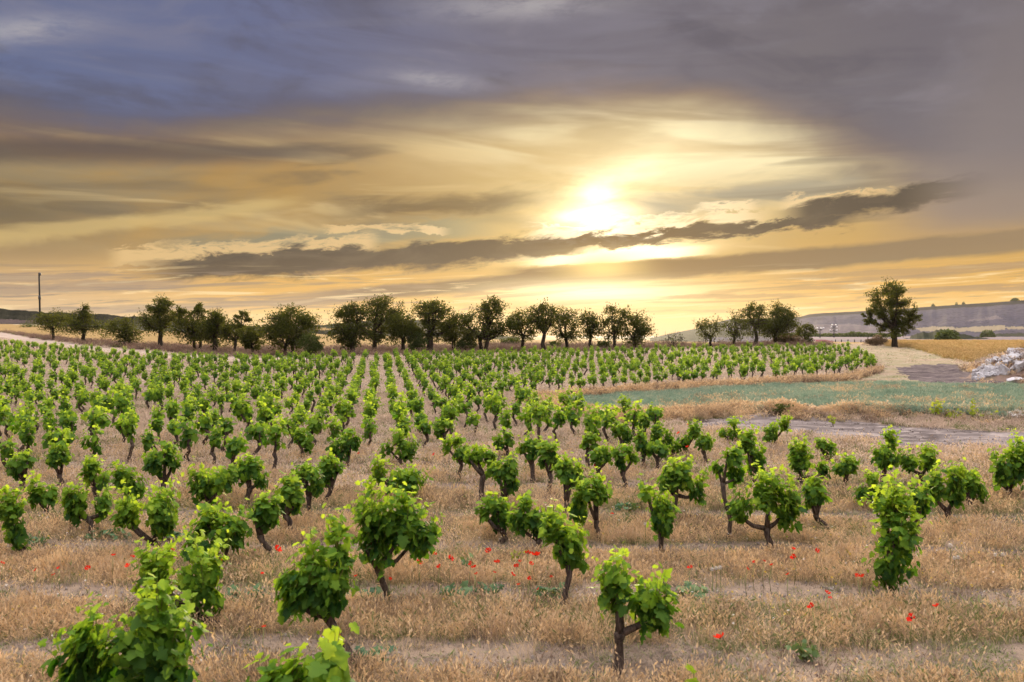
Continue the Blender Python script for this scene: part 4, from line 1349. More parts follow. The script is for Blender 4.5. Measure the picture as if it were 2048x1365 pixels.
make_tree('oak_tree', 'large solitary tree on a stout trunk beside the grassy path', 'tree', None, b,
          [(1732, 563, 1824, 642), (1722, 612, 1776, 654), (1786, 602, 1844, 657), (1756, 636, 1828, 680)], np.random.default_rng(403), .29, fork=.27, clumps=215, per=52, size=.16, clump_r=.10, wide=1.0)

# ---------------------------------------------------------------- shrubs
GS = 'shrubs along the vineyard edge'
SHRUBS = [
 ((58, 669), [(42, 640, 76, 668)], 'shrub_leaf', 'dark upright bush below the hill, first from the frame edge', 60, 40, 0),
 ((620, 713), [(598, 662, 642, 712)], 'shrub_leaf', 'leggy light green shrub leaning out from the ball-shaped tree', 55, 34, 0),
 ((836, 706), [(816, 664, 852, 706)], 'shrub_leaf', 'leafy thicket filling the space beside the thick straight trunk', 55, 36, 0),
 ((932, 704), [(916, 672, 952, 704)], 'shrub_leaf', 'yellowish low shrub at the foot of the widest tree', 45, 30, 0),
 ((1022, 690), [(1004, 674, 1044, 688)], 'shrub_leaf', 'low dark bush in the gap where the sun lights the field edge', 45, 30, 0),
 ((1110, 697), [(1098, 682, 1122, 697)], 'shrub_leaf', 'small bush tucked under the tree with the Y-shaped trunk', 26, 26, 0),
 ((1208, 699), [(1196, 680, 1222, 698)], 'shrub_leaf', 'small bush between the slim tree and the see-through tree', 26, 26, 0),
 ((1345, 699), [(1328, 664, 1370, 696)], 'shrub_leaf', 'nearly bare spiky bush alone in the wide gap of the tree line', 50, 8, .75),
 ((1568, 690), [(1550, 670, 1596, 690)], 'dry_twig', 'pinkish dry mounded bush beside the dense rounded tree', 60, 40, 0),
 ((1753, 692), [(1735, 674, 1773, 692)], 'dry_twig', 'grey-brown dry bush next to the large solitary tree', 55, 34, .1),
]
for i, (ft, boxes, mk, lab, cl, per, bare) in enumerate(SHRUBS):
    make_tree('shrub', lab, 'shrub', GS, gp(*ft), boxes, np.random.default_rng(500 + i), .05, fork=.12, clumps=cl, per=per, size=.14, stems=2, mats=(mk, 'tree_bark'), bare=bare)


def lone_bush(px, py, Y, w, h, lab, seed, mk='shrub_leaf', grp='far bushes', name='bush'):
    """a far bush: a rounded heap of leaf flecks on a short stem"""
    p = at_depth(px, py, Y)
    rg = np.random.default_rng(seed)
    root = tag(empty(name, p), lab, 'bush', grp)
    d = rnd_dir(rg, 420)
    d[:, 2] = np.abs(d[:, 2])
    P = d * (rg.random(420) ** .35)[:, None] * np.array([w / 2, w / 2, h])
    V, F, T = leaf_quads(P, rg, w * .16, np.clip(.4 + rg.normal(size=420) * .2, 0, 1))
    o = link(bpy.data.objects.new('foliage', fast_mesh('foliage', V, F, M[mk], T, None, False))); o.parent = root
    m = MB(); m.tube([(0, 0, -h * .3), (0, 0, h * .4)], [w * .05, w * .03], 5)
    m.build('trunk', M['tree_bark'], root)


for px, Y, w, h, lab in ((1866, 1250, 6, 5, 'first dot-like bush on the mesa edge after the big tree'), (1913, 1250, 4.5, 5, 'lone tiny bush on the mesa skyline, before a close pair'),
                         (1927, 1250, 5, 5, 'tiny bush on the mesa skyline at the rise of the edge'), (2030, 1250, 12, 5, 'wide low bush on the mesa skyline near the frame edge')):
    py = np.interp(px, [1740, 1900, 1960, 2048], [622, 611, 607, 601]) + 1
    lone_bush(px, py, Y, w, h, lab, int(px), grp=None)
lone_bush(1895, 682, 190, 5.4, 2.6, 'bright green rounded bush at the foot of the scrubby hillock', 91, grp=None)
lone_bush(1975, 676, 420, 7, 4, 'dark bush on the pale far field beyond the barley', 92, grp=None)

# hedge of scrub in front of the mesa, a far mass
rg = np.random.default_rng(61)
hp = MB()
P = []
for px in np.arange(1560, 1800, 1.1):
    top = np.interp(px, [1560, 1620, 1690, 1705, 1740, 1800], [668, 669, 668, 664.5, 668, 669]) + rg.normal() * .8
    for k in range(16):
        P.append(tuple(at_depth(px + rg.normal() * 1.5, rg.uniform(top, 675), 410 + rg.uniform(-6, 6))))
V, F, T = leaf_quads(np.array(P), rg, 1.1, np.clip(.45 + rg.normal(size=len(P)) * .2, 0, 1), .8)
o = link(bpy.data.objects.new('scrub_hedge', fast_mesh('scrub_hedge', V, F, M['shrub_leaf'], T, None, False)))
tag(o, 'long dark line of scrub below the mesa', 'scrub', kind='stuff')

# ================================================================ pole, lamps, building, fence
M['polewood'] = material('dark_pole', bark_fn(C(.020, .022, .022), C(.040, .040, .038), 6.0))
M['metal'] = material('dark_metal', lambda q, o: surf(q, o, C(.05, .05, .055), .5, .4))
M['white'] = material('white_globe', lambda q, o: surf(q, o, C(.85, .85, .85), .3, .4))
hy = 218.0
b = at_depth(80, 628, hy)
t_ = at_depth(78, 546, hy) - b
root = tag(empty('utility_pole', b), 'tall dark pole standing alone on the hill with a collar halfway up', 'pole')
m = MB(); m.tube([(0, 0, -1.5), (t_.x * .5, 0, t_.z * .5), (t_.x, 0, t_.z)], [.24, .215, .19], 8); m.build('shaft', M['polewood'], root, True)
m = MB(); zc = t_.z * .40
m.tube([(t_.x * .4, 0, zc - .55), (t_.x * .4, 0, zc - .45), (t_.x * .42, 0, zc + .35), (t_.x * .42, 0, zc + .45)], [.22, .34, .34, .22], 8); m.build('collar', M['metal'], root, True)
m = MB(); m.tube([(t_.x + .05, 0, t_.z - .7), (t_.x + .28, 0, t_.z - .55), (t_.x + .30, 0, t_.z - .2), (t_.x + .1, 0, t_.z + .05)], [.12, .26, .26, .1], 7); m.build('insulator', M['metal'], root, True)


def lamp(px, py0, py1, Y, heads, lab):
    b = at_depth(px, py1, Y)
    h = at_depth(px, py0, Y).z - b.z
    root = tag(empty('lamp_post', b), lab, 'lamp post', None)
    m = MB(); m.tube([(0, 0, -1), (0, 0, h * .6), (0, 0, h)], [.16, .12, .09], 6); m.build('post', M['metal'], root, True)
    for (ux, uz) in heads:
        x, z = ux * Y / FPX, h + uz * Y / FPX
        m = MB(); m.tube([(0, 0, h * .45 if uz < -6 else h * .8), (x * .6, 0, z - .45), (x, 0, z - .18)], [.10, .09, .08], 5)
        arm = m.build('arm', M['metal'], root)
        bm = bmesh.new(); bmesh.ops.create_icosphere(bm, subdivisions=2, radius=.19)
        me = bpy.data.meshes.new('globe'); bm.to_mesh(me); bm.free()
        me.materials.append(M['white'])
        g_ = link(bpy.data.objects.new('globe', me)); g_.parent = arm; g_.location = (x, 0, z)


lamp(1668, 651, 668, 230, [(-3.5, 1.0), (3.8, 1.0), (-5.2, -3.2), (5.6, -3.2), (-7.6, -10), (6.2, -10)], 'taller lamp post with six white globes in front of the mesa')
lamp(1640, 657, 669, 230, [(-5.2, .6), (1.6, .4), (7.0, .8), (4.0, -1.0)], 'shorter lamp post with a row of white globes in front of the mesa')

# low farm building: maroon roof, white gable
M['maroon'] = material('maroon_roof', earth(C(.16, .035, .055), C(.20, .05, .07), C(.12, .03, .045), .5, 3))
M['limewash'] = material('lime_wash', earth(C(.75, .70, .66), C(.80, .76, .72), C(.62, .57, .54), .6, 4))
Yb = 128.0
p0, p1 = at_depth(1603, 686, Yb), at_depth(1661, 686, Yb)
root = tag(empty('farm_building', p0), 'low farm shed with maroon roof and whitewashed end, half sunk behind the vines', 'building')
w = p1.x - p0.x
hh = at_depth(1640, 680, Yb).z - p0.z
m = MB()
x0, x1 = w * .32, w
m.add([(x0, -2, hh * .35), (x1, -2, hh * .35), (x1 - .3, 1.2, hh), (x0 + .5, 1.2, hh), (x0, 4, hh * .4), (x1, 4, hh * .4),
       (x0, -2, hh * .35 - .09), (x1, -2, hh * .35 - .09)], [[0, 1, 2, 3], [3, 2, 5, 4], [6, 7, 1, 0]], .5); m.build('roof', M['maroon'], root)
m = MB()
m.add([(x0 + .1, -1.8, -1.6), (x1 - .1, -1.8, -1.6), (x1 - .1, -1.8, hh * .3), (x0 + .1, -1.8, hh * .3), (x0 + .1, 3.8, -1.6), (x1 - .1, 3.8, -1.6), (x1 - .1, 3.8, hh * .36), (x0 + .1, 3.8, hh * .36)],
      [[0, 1, 2, 3], [1, 5, 6, 2], [5, 4, 7, 6], [4, 0, 3, 7]]); m.build('wall', M['limewash'], root)
m = MB()
m.add([(0, -2.2, -1.6), (x0 - .02, -2.2, -1.6), (x0 - .02, -2.2, hh * .75), (w * .18, -2.2, hh * .95), (0, -2.2, hh * .25),
       (0, 0, -1.6), (x0 - .02, 0, -1.6), (x0 - .02, 0, hh * .75), (w * .18, 0, hh * .95), (0, 0, hh * .25)],
      [[0, 1, 2, 3, 4], [9, 8, 7, 6, 5], [1, 6, 7, 2], [2, 7, 8, 3], [3, 8, 9, 4], [4, 9, 5, 0]]); m.build('end_wall', M['limewash'], root)

Yf = 122.0
root = tag(empty('fence', at_depth(1671, 686, Yf)), 'low wire fence of dark posts along the fallow ground past the shed', 'fence')
b0 = at_depth(1671, 686, Yf)
xs = []
for px in (1671, 1683, 1696, 1709, 1722, 1735):
    p = at_depth(px, 688, Yf) - b0
    h_ = (688 - 680) / FPX * Yf
    m = MB(); m.tube([(p.x, 0, -.8), (p.x, 0, h_ * .5 - .1), (p.x, 0, h_ - .1)], [.075, .07, .065], 6); m.build('post', M['polewood'], root, True)
    xs.append(p.x)
for zf in (.12, .32):
    m = MB(); m.tube([(x, 0, zf) for x in xs], [.012] * len(xs), 4); m.build('wire', M['metal'], root)

# ================================================================ pile of pale rocks
def rock_fn(q, out):
    p = pos(q)
    a = q.noise(p, 2.6, 6, .65, .5); b2 = q.noise(p, 14.0, 6, .7, .2)
    col = q.mix(q.step(a, .4, .62), C(.50, .485, .50), C(.33, .31, .32))
    col = q.mix(q.step(b2, .58, .70) * .8, col, C(.14, .115, .10))
    surf(q, out, col, .9, .15, b2, .04)


M['rock'] = material('pale_limestone', rock_fn)


def rock_mesh(seed):
    rg = np.random.default_rng(seed)
    bm = bmesh.new()
    bmesh.ops.create_icosphere(bm, subdivisions=3, radius=1)
    cuts = [(Vector(rnd_dir(rg, 1)[0]), rg.uniform(.5, .82)) for _ in range(12)]
    for v in bm.verts:
        for n_, d in cuts:
            e = v.co.dot(n_) - d
            if e > 0:
                v.co -= n_ * e * .95
        v.co += Vector(rg.normal(size=3)) * .018
    me = bpy.data.meshes.new('rock')
    bm.to_mesh(me); bm.free()
    me.materials.append(M['rock'])
    return me


ROCKM = [rock_mesh(900 + k) for k in range(9)]
rg = np.random.default_rng(31)
GR = 'pale rocks heaped beside the barley'
mound_c = gp(2050, 757)
mound_top = np.array([[1945, 738], [1960, 722], [1985, 712], [2010, 700], [2048, 694], [2120, 690], [2200, 700]], float)
def pile_h(px):
    return np.interp(px, [1935, 1950, 1970, 2000, 2048, 2120, 2230], [0, .35, .75, 1.25, 1.55, 1.7, .6])
def mound_z(X, Yv):
    X = np.asarray(X, float); Yv = np.asarray(Yv, float)
    vx = (X - mound_c.x - 1.6) / 5.2; vy = (Yv - mound_c.y - .6) / 2.6
    e = np.maximum(0, 1 - vy ** 2) * np.maximum(0, 1 - vx ** 4)
    return ground_h(X, Yv) - .05 + pile_h(1024 + FPX * X / Yv) * .85 * e ** .8 + .16 * (fbm(X * 1.3, Yv * 1.3, 8) - .5) * (e > 0)


spots = []
while len(spots) < 285:
    px = rg.uniform(1946, 2092)
    Yp = mound_c.y + .6 + rg.uniform(-.80, .20) * 2.6
    gx = px_x(px, Yp)
    gap = float(fbm(gx * .8, Yp * .9, 58, 3))
    if gap < .36 and rg.random() < .8:
        continue
    size = rg.uniform(.08, .19) * (1.8 if rg.random() < .14 else 1)
    spots.append((gx, Yp, float(mound_z(gx, Yp)) + size * .25, size))
for gx, Yp, zz, size in spots:
    o = link(bpy.data.objects.new('rock', ROCKM[int(rg.integers(0, 9))]))
    o.location = (gx, Yp, zz)
    o.rotation_euler = tuple(rg.uniform(0, 6.28, 3))
    o.scale = (size * rg.uniform(.8, 1.5), size * rg.uniform(.8, 1.4), size * rg.uniform(.6, 1.0))
    tag(o, 'pale angular rock in the heap at the edge of the barley', 'rock', GR)
bigr = gp(2028, 766)
o = link(bpy.data.objects.new('boulder', rock_mesh(977))); o.location = bigr + Vector((0, 0, .12)); o.scale = (.55, .4, .24)
tag(o, 'flat white boulder lying apart on the ground below the rock heap', 'rock')
# earth heaped under the rocks
bm = bmesh.new(); bmesh.ops.create_grid(bm, x_segments=60, y_segments=40, size=1)
for v in bm.verts:
    X = mound_c.x + 1.6 + v.co.x * 5.2; Yv = mound_c.y + .6 + v.co.y * 2.6
    v.co = Vector((X, Yv, float(mound_z(X, Yv))))
me = bpy.data.meshes.new('rubble_mound'); bm.to_mesh(me); bm.free(); me.materials.append(M['bank'])
for p_ in me.polygons: p_.use_smooth = True
tag(link(bpy.data.objects.new('earth_mound', me)), kind='structure')

# ================================================================ grass and other low growth
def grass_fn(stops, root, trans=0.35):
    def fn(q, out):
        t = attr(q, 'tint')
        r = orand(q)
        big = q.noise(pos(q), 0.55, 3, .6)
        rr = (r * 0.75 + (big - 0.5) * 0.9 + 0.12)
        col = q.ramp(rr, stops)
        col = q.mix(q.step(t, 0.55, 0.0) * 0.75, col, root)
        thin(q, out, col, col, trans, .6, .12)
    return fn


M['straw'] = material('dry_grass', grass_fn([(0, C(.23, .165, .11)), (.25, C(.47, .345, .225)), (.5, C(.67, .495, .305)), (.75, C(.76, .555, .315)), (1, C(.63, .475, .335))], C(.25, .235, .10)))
M['greystraw'] = material('grey_litter_grass', grass_fn([(0, C(.15, .12, .105)), (.4, C(.25, .20, .17)), (.7, C(.34, .27, .225)), (1, C(.44, .335, .25))], C(.16, .14, .10)))
M['palestraw'] = material('pale_dry_grass', grass_fn([(0, C(.42, .33, .26)), (.4, C(.58, .46, .36)), (.7, C(.68, .54, .42)), (1, C(.74, .60, .48))], C(.36, .31, .20)))
M['greengrass'] = material('green_grass', grass_fn([(0, C(.13, .17, .055)), (.5, C(.22, .25, .09)), (1, C(.36, .34, .14))], C(.09, .12, .04)))
M['darkweed'] = material('dark_dry_weeds', grass_fn([(0, C(.14, .09, .075)), (.5, C(.24, .16, .125)), (1, C(.33, .23, .16))], C(.10, .08, .05)))
M['crop'] = material('green_cereal', grass_fn([(0, C(.19, .28, .20)), (.4, C(.26, .36, .26)), (.7, C(.36, .42, .30)), (1, C(.52, .48, .35))], C(.16, .20, .14)))
M['barley'] = material('ripe_barley', grass_fn([(0, C(.42, .31, .12)), (.5, C(.56, .40, .18)), (1, C(.64, .45, .23))], C(.27, .26, .08)))
M['clod'] = material('grey_clod', earth(C(.28, .235, .215), C(.36, .31, .28), C(.19, .155, .14), 2.0, 12.0))


def tuft(rg, n, h, spread, width, head=0.5, bend=.35, mat='straw', hh=.16, hw=.011):
    V, F, T = [], [], []
    k = 0
    for i in range(n):
        th = rg.uniform(0, 6.28); r = spread * rg.random() ** .6
        p = np.array([math.cos(th) * r, math.sin(th) * r, -.02])
        L = h * rg.uniform(.55, 1.15)
        a = rg.uniform(0, 6.28); b = bend * rg.uniform(.2, 1.2) * L
        d = np.array([math.cos(a) * b, math.sin(a) * b, 0])
        sd = rg.uniform(0, 6.28)
        s = np.array([math.cos(sd), math.sin(sd), 0])
        ts = [0, .45, .8, 1.0]
        hd = rg.random() < head
        ws = [width, width * .8, width * .55, width * .12]
        P = [p + np.array([0, 0, L * t]) * (1 - .12 * t * t) + d * t * t for t in ts]
        for t, w, q_ in zip(ts, ws, P):
            V += [q_ - s * w * .5, q_ + s * w * .5]; T += [t, t]
        for j in range(3):
            F.append([k + 2 * j, k + 2 * j + 1, k + 2 * j + 3, k + 2 * j + 2])
        k += 8
        if hd:      # a bearded ear
            e = P[-1]; dd = (P[-1] - P[-2]); dd = dd / (np.linalg.norm(dd) + 1e-9)
            hl = hh * rg.uniform(.5, 1.0) * .5
            n2 = np.cross(dd, s)
            for sv in (s, n2):
                V += [e - dd * hl * .3, e + sv * hw + dd * hl * .25, e + dd * hl, e - sv * hw + dd * hl * .25]; T += [1, 1, 1, 1]
                F.append([k, k + 1, k + 2, k + 3]); k += 4
    return fast_mesh('tuft', np.array(V), np.array(F), M[mat], np.array(T), None, False)


rg = np.random.default_rng(2024)
GRASS = [tuft(rg, 22, .20, .12, .0045, .75, .4, 'straw', .11, .0075), tuft(rg, 20, .25, .13, .0045, .85, .35, 'straw', .12, .008), tuft(rg, 26, .16, .14, .005, .6, .5, 'straw', .09, .006),          # 0-2 tall
         tuft(rg, 20, .09, .12, .006, .2, .9, 'greystraw', .06, .006), tuft(rg, 18, .07, .13, .007, .1, 1.2, 'greystraw', .06, .006),                                     # 3-4 short
         tuft(rg, 20, .16, .10, .006, .05, .5, 'greengrass'), tuft(rg, 16, .10, .11, .008, 0, .8, 'greengrass'),          # 5-6 green
         tuft(rg, 24, .18, .19, .011, .6, .4, 'palestraw', .12, .011), tuft(rg, 24, .14, .20, .012, .5, .5, 'palestraw', .11, .012),                      # 7-8 coarse, far
         tuft(rg, 18, .13, .18, .013, .05, .5, 'greengrass')]                                                          # 9 far green
GRASS.append(tuft(rg, 8, .36, .12, .004, 1.0, .4, 'straw', .13, .009))                                  # 10 tall thin stalks
GRASS.append(tuft(rg, 12, .24, .10, .006, .4, .6, 'darkweed', .09, .009))                              # 11 dead dark stalks
ROWS_Y = np.array([5.6, 7.1, 8.75, 10.55, 12.55, 14.7, 17.0, 19.5, 22.2, 25.2, 28.6, 32.5])


def strip(x, y):
    """0 in the middle of a soil strip along a row of vines, 1 well inside the grass"""
    yy = y + (fbm(x * .25, y * .25, 61, 3) - .5) * .9 + x * .012
    d = np.min(np.abs(yy[:, None] - ROWS_Y[None]), 1)
    return sstep(d + (fbm(x * 1.1, y * 1.1, 66, 3) - .5) * .5, .20, .56), yy


def field_points(n, y0, y1, dens_far=None, seed=0):
    g_ = np.random.default_rng(seed)
    y = np.sqrt(g_.random(n) * (y1 ** 2 - y0 ** 2) + y0 ** 2)
    u = g_.uniform(-.80, .80, n)
    return y * u, y, g_


GP, GR_, GS_, GI = [], [], [], []


def emit(x, y, scl, idx, g_, tilt=.18):
    n = len(x)
    GP.append(np.stack([x, y, ground_h(x, y)], 1))
    GR_.append(np.stack([g_.normal(size=n) * tilt, g_.normal(size=n) * tilt, g_.uniform(0, 6.28, n)], 1))
    GS_.append(scl); GI.append(idx)


for (cnt, y0, y1, sd) in ((48000, 4.4, 17.0, 1), (52000, 17.0, 36.0, 2), (39000, 36.0, 100.0, 3)):
    x, y, g_ = field_points(cnt, y0, y1, None, 70 + sd)
    reg, names = region_of(x, y)
    k = reg == 0
    bare = fbm(x * .5, y * .5, 91, 4)
    k &= ~((bare < .33) & (g_.random(cnt) < .7))
    clump = fbm(x * 1.7, y * 1.7, 93, 3)
    k &= ~((clump < .42) & (g_.random(cnt) < .6))
    x, y = x[k], y[k]
    n = len(x)
    st, yy = strip(x, y)
    green = fbm(x * .35, y * .8, 33, 3)
    r = g_.random(n)
    if sd == 1 or sd == 2:
        idx = np.where(st > .5, g_.integers(0, 3, n), g_.integers(3, 5, n))
        isg = (r < .20) | ((green > .56) & (r < .6))
        idx = np.where(isg, np.where(st > .5, 5, 6), idx)
        keep = (st > .5) | (g_.random(n) < .58)
        if sd == 2:
            far = g_.random(n) < sstep(y, 13, 26)
            idx = np.where(far & (idx < 5), g_.integers(7, 9, n), idx)
            idx = np.where(far & (idx >= 5) & (idx < 7), 9, idx)
    else:
        idx = np.where(r < .12, 9, g_.integers(7, 9, n))
        keep = np.ones(n, bool)
    hmod = .45 + .70 * fbm(x * .7, y * .7, 35, 3) + .45 * fbm(x * 2.3, y * 2.3, 36, 2) ** 2
    low = np.where(sd < 3, .55 + .45 * st, 1.0)
    hz = hmod * low * g_.uniform(.75, 1.15, n)
    if sd == 3:
        hz *= .62
    wx = g_.uniform(.9, 1.3, n) * (1.0 if sd == 1 else 1.15 if sd == 2 else 1.7)
    scl = np.stack([wx, wx, hz], 1)
    emit(x[keep], y[keep], scl[keep], idx[keep], g_)

# taller stalks and dead weeds standing out of the sward
x, y, g_ = field_points(7000, 4.4, 24.0, None, 97)
reg, names = region_of(x, y)
k = (reg == 0) & (fbm(x * .6, y * .9, 98, 3) > .47)
x, y = x[k], y[k]; n = len(x)
emit(x, y, np.stack([np.full(n, 1.1), np.full(n, 1.1), g_.uniform(.65, 1.1, n)], 1), np.where(g_.random(n) < .30, 11, 10), g_)

# grassy edge of paths, thinner
x, y, g_ = field_points(16000, 36, 90, None, 99)
reg, names = region_of(x, y)
k = np.isin(reg, [names.index('grassy_path'), names.index('farm_track')]) & (g_.random(len(x)) < .55)
n = int(k.sum())
emit(x[k], y[k], np.stack([np.full(n, 1.5), np.full(n, 1.5), g_.uniform(.3, .8, n)], 1), np.select([(r_ := g_.random(n)) < .22, r_ < .68], [9, 4], 8), g_)
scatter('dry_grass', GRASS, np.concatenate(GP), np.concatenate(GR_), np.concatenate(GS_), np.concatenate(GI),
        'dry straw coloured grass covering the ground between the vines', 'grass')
print('grass', sum(map(len, GP)))

# clods and dry litter along the row strips
x, y, g_ = field_points(26000, 4.6, 32, None, 111)
st, _ = strip(x, y)
reg, names = region_of(x, y)
k = ((reg == 0) & (st < .35) & (g_.random(len(x)) < .6)) | ((reg == names.index('rutted_track')) & (g_.random(len(x)) < .5)) | ((reg == 0) & (g_.random(len(x)) < .04))
x, y = x[k], y[k]; n = len(x)
CL = []
for s_ in range(4):
    me = rock_mesh(940 + s_).copy(); me.materials.clear(); me.materials.append(M['clod']); CL.append(me)
sz = g_.uniform(.007, .024, n) * np.where(g_.random(n) < .05, 1.8, 1)
scatter('soil_clods', CL, np.stack([x, y, ground_h(x, y) + sz * .2], 1), g_.uniform(0, 6.28, (n, 3)), np.stack([sz * 1.4, sz * 1.2, sz * .8], 1), g_.integers(0, 4, n),
        'grey clods and stones strewn along the bare strips and the track', 'stones')

# the green cereal
def fill(reg_name, n, x0, x1, y0, y1, seed):
    g_ = np.random.default_rng(seed)
    x, y = g_.uniform(x0, x1, n), g_.uniform(y0, y1, n)
    reg, names = region_of(x, y)
    k = reg == names.index(reg_name)
    return x[k], y[k], g_


CROP = [tuft(rg, 22, .30, .16, .020, .25, .45, 'crop', .12, .014), tuft(rg, 20, .26, .18, .022, .15, .55, 'crop', .12, .014), tuft(rg, 18, .33, .15, .018, .35, .4, 'crop', .14, .014)]
x, y, g_ = fill('green_field', 60000, 0, 40, 24, 45, 121)
n = len(x)
print('crop', n)
hz = (.72 + .5 * fbm(x * .35, y * .35, 71, 3)) * g_.uniform(.85, 1.15, n) * .95
scatter('green_crop', CROP, np.stack([x, y, ground_h(x, y)], 1), np.stack([g_.normal(size=n) * .12, g_.normal(size=n) * .12, g_.uniform(0, 6.28, n)], 1),
        np.stack([np.full(n, 1.15), np.full(n, 1.15), hz], 1), g_.integers(0, 3, n), 'blue-green young cereal growing between the two tracks', 'crop')

# ripe barley by the big tree, and its taller green-gold edge
BAR = [tuft(rg, 20, .42, .25, .030, .7, .3, 'barley', .2, .03), tuft(rg, 20, .38, .25, .032, .6, .35, 'barley', .2, .03)]
x, y, g_ = fill('barley_ground', 34000, 24, 80, 45, 104, 131)
n = len(x)
scatter('barley', BAR, np.stack([x, y, ground_h(x, y)], 1), np.stack([g_.normal(size=n) * .1, g_.normal(size=n) * .1, g_.uniform(0, 6.28, n)], 1),
        np.stack([np.full(n, 1.4), np.full(n, 1.4), g_.uniform(.8, 1.1, n)], 1), g_.integers(0, 2, n), 'golden ripe barley beyond the grassy path', 'crop')

# weeds of the banks
WEED = [tuft(rg, 24, .45, .22, .018, .6, .5, 'darkweed', .2, .02), tuft(rg, 22, .32, .24, .020, .5, .6, 'darkweed', .2, .02), tuft(rg, 24, .50, .20, .014, .9, .45, 'straw', .25, .016),
        tuft(rg, 20, .30, .2, .022, .2, .6, 'greengrass')]
WP, WS, WI = [], [], []
x, y, g_ = fill('weedy_bank', 60000, -90, 45, 58, 135, 141)
n = len(x); k = g_.random(n) < .6
WP.append(np.stack([x, y], 1)[k]); WS.append(np.stack([np.full(n, 1.6), np.full(n, 1.6), g_.uniform(.5, 1.1, n)], 1)[k]); WI.append(np.where(g_.random(n) < .12, 3, g_.integers(0, 2, n))[k])
# along the earth bank of the lower track
s = g_.uniform(-1, 24, 2600); w = g_.normal(size=2600) * .55
ux, uy = 9.9 / math.hypot(9.9, -1.4), -1.4 / math.hypot(9.9, -1.4)
bxp, byp = 7.6 + s * ux - w * uy, 28.4 + s * uy + w * ux + .25
hh_ = .22 + .50 * vnoise(s * .8, w * .3, 77) ** 1.5
k = g_.random(2600) < (.35 + .65 * (vnoise(s * .45, s * 0, 79) > .35))
WP.append(np.stack([bxp, byp], 1)[k]); WS.append(np.stack([np.full(2600, 1.15), np.full(2600, 1.15), hh_], 1)[k]); WI.append(np.where(g_.random(2600) < .8, 2, 1)[k])
# round the rocks
px = g_.uniform(1880, 2200, 1500); yv = np.where(g_.random(1500) < .5, g_.uniform(39.5, 52, 1500), mound_c.y + g_.uniform(-2.4, 2.4, 1500))
xv = px_x(px, yv)
rz, nm = region_of(xv, yv)
k = ~np.isin(rz, [nm.index('barley_ground'), nm.index('green_field'), nm.index('dark_soil')]) & ((px > 1950) | (yv > 46)) & ((px < 1950) | (g_.random(1500) < .35))
WP.append(np.stack([xv, yv], 1)[k]); WS.append(np.stack([np.full(1500, 1.3), np.full(1500, 1.3), g_.uniform(.35, .95, 1500)], 1)[k]); WI.append(np.where(g_.random(1500) < .5, 2, g_.integers(0, 2, 1500))[k])
# reddish dry edge between the upper vines and the green crop
px = g_.uniform(1040, 1760, 1600)
py = np.interp(px, [1040, 1100, 1250, 1400, 1560, 1700, 1760], [812, 803, 790, 779, 768, 760, 742]) + g_.normal(size=1600) * 1.5
Yv = CAM_H / (SLOPE + (py - HORY) / FPX)
WP.append(np.stack([px_x(px, Yv), Yv], 1)); WS.append(np.stack([np.full(1600, 1.2), np.full(1600, 1.2), g_.uniform(.4, .8, 1600)], 1)); WI.append(np.where(g_.random(1600) < .6, 2, 1))
# dry fringe where the green crop thins out along its near edge
px = g_.uniform(1085, 1500, 1500)
py = np.interp(px, [1085, 1120, 1190, 1280, 1400, 1500], [808, 820, 841, 843, 834, 825]) + g_.normal(size=1500) * 3.5 - 1
Yv = CAM_H / (SLOPE + (py - HORY) / FPX)
WP.append(np.stack([px_x(px, Yv), Yv], 1)); WS.append(np.stack([np.full(1500, 1.1), np.full(1500, 1.1), g_.uniform(.3, .75, 1500)], 1)); WI.append(np.where(g_.random(1500) < .75, 2, 3))
# and in thin spots inside it
x, y, _g = fill('green_field', 9000, 0, 40, 24, 45, 177)
k = fbm(x * .5, y * .9, 178, 3) > .60
x, y = x[k], y[k]; n = len(x)
WP.append(np.stack([x, y], 1)); WS.append(np.stack([np.full(n, 1.0), np.full(n, 1.0), g_.uniform(.35, .7, n)], 1)); WI.append(np.where(g_.random(n) < .7, 2, 3))
P2 = np.concatenate(WP); n = len(P2)
zw = np.maximum(ground_h(P2[:, 0], P2[:, 1]), mound_z(P2[:, 0], P2[:, 1]))
scatter('weeds', WEED, np.stack([P2[:, 0], P2[:, 1], zw], 1), np.stack([g_.normal(size=n) * .2, g_.normal(size=n) * .2, g_.uniform(0, 6.28, n)], 1),
        np.concatenate(WS), np.concatenate(WI), 'dry purplish weeds and tall dead grass on the banks', 'weeds')

# small yellow and white flowers low in the grass
bm_ = MB()
for th in range(5):
    a = th * 1.2566
    bm_.add([(0, 0, 0), (math.cos(a - .4) * .011, math.sin(a - .4) * .011, .004), (math.cos(a) * .016, math.sin(a) * .016, .002), (math.cos(a + .4) * .011, math.sin(a + .4) * .011, .004)], [[0, 1, 2, 3]])
M['yellow'] = material('yellow_petal', lambda q, o: thin(q, o, C(.75, .55, .04), C(.75, .55, .04), .3))
M['cream'] = material('cream_petal', lambda q, o: thin(q, o, C(.78, .74, .68), C(.78, .74, .68), .3))
fy = bm_.mesh('floret', M['yellow']); fw = bm_.mesh('floret', M['cream'])
x, y, g_ = field_points(5200, 5, 20, None, 151)
k = (fbm(x * .4, y * .6, 88, 3) > .50)
x, y = x[k], y[k]; n = len(x)
scatter('tiny_flowers', [fy, fw], np.stack([x, y, ground_h(x, y) + g_.uniform(.10, .24, n)], 1), g_.normal(size=(n, 3)) * .5, np.repeat(g_.uniform(.6, 1.1, n)[:, None], 3, 1),
        (g_.random(n) < .45).astype(int), 'tiny yellow and white flowers sprinkled through the dry grass', 'flowers')

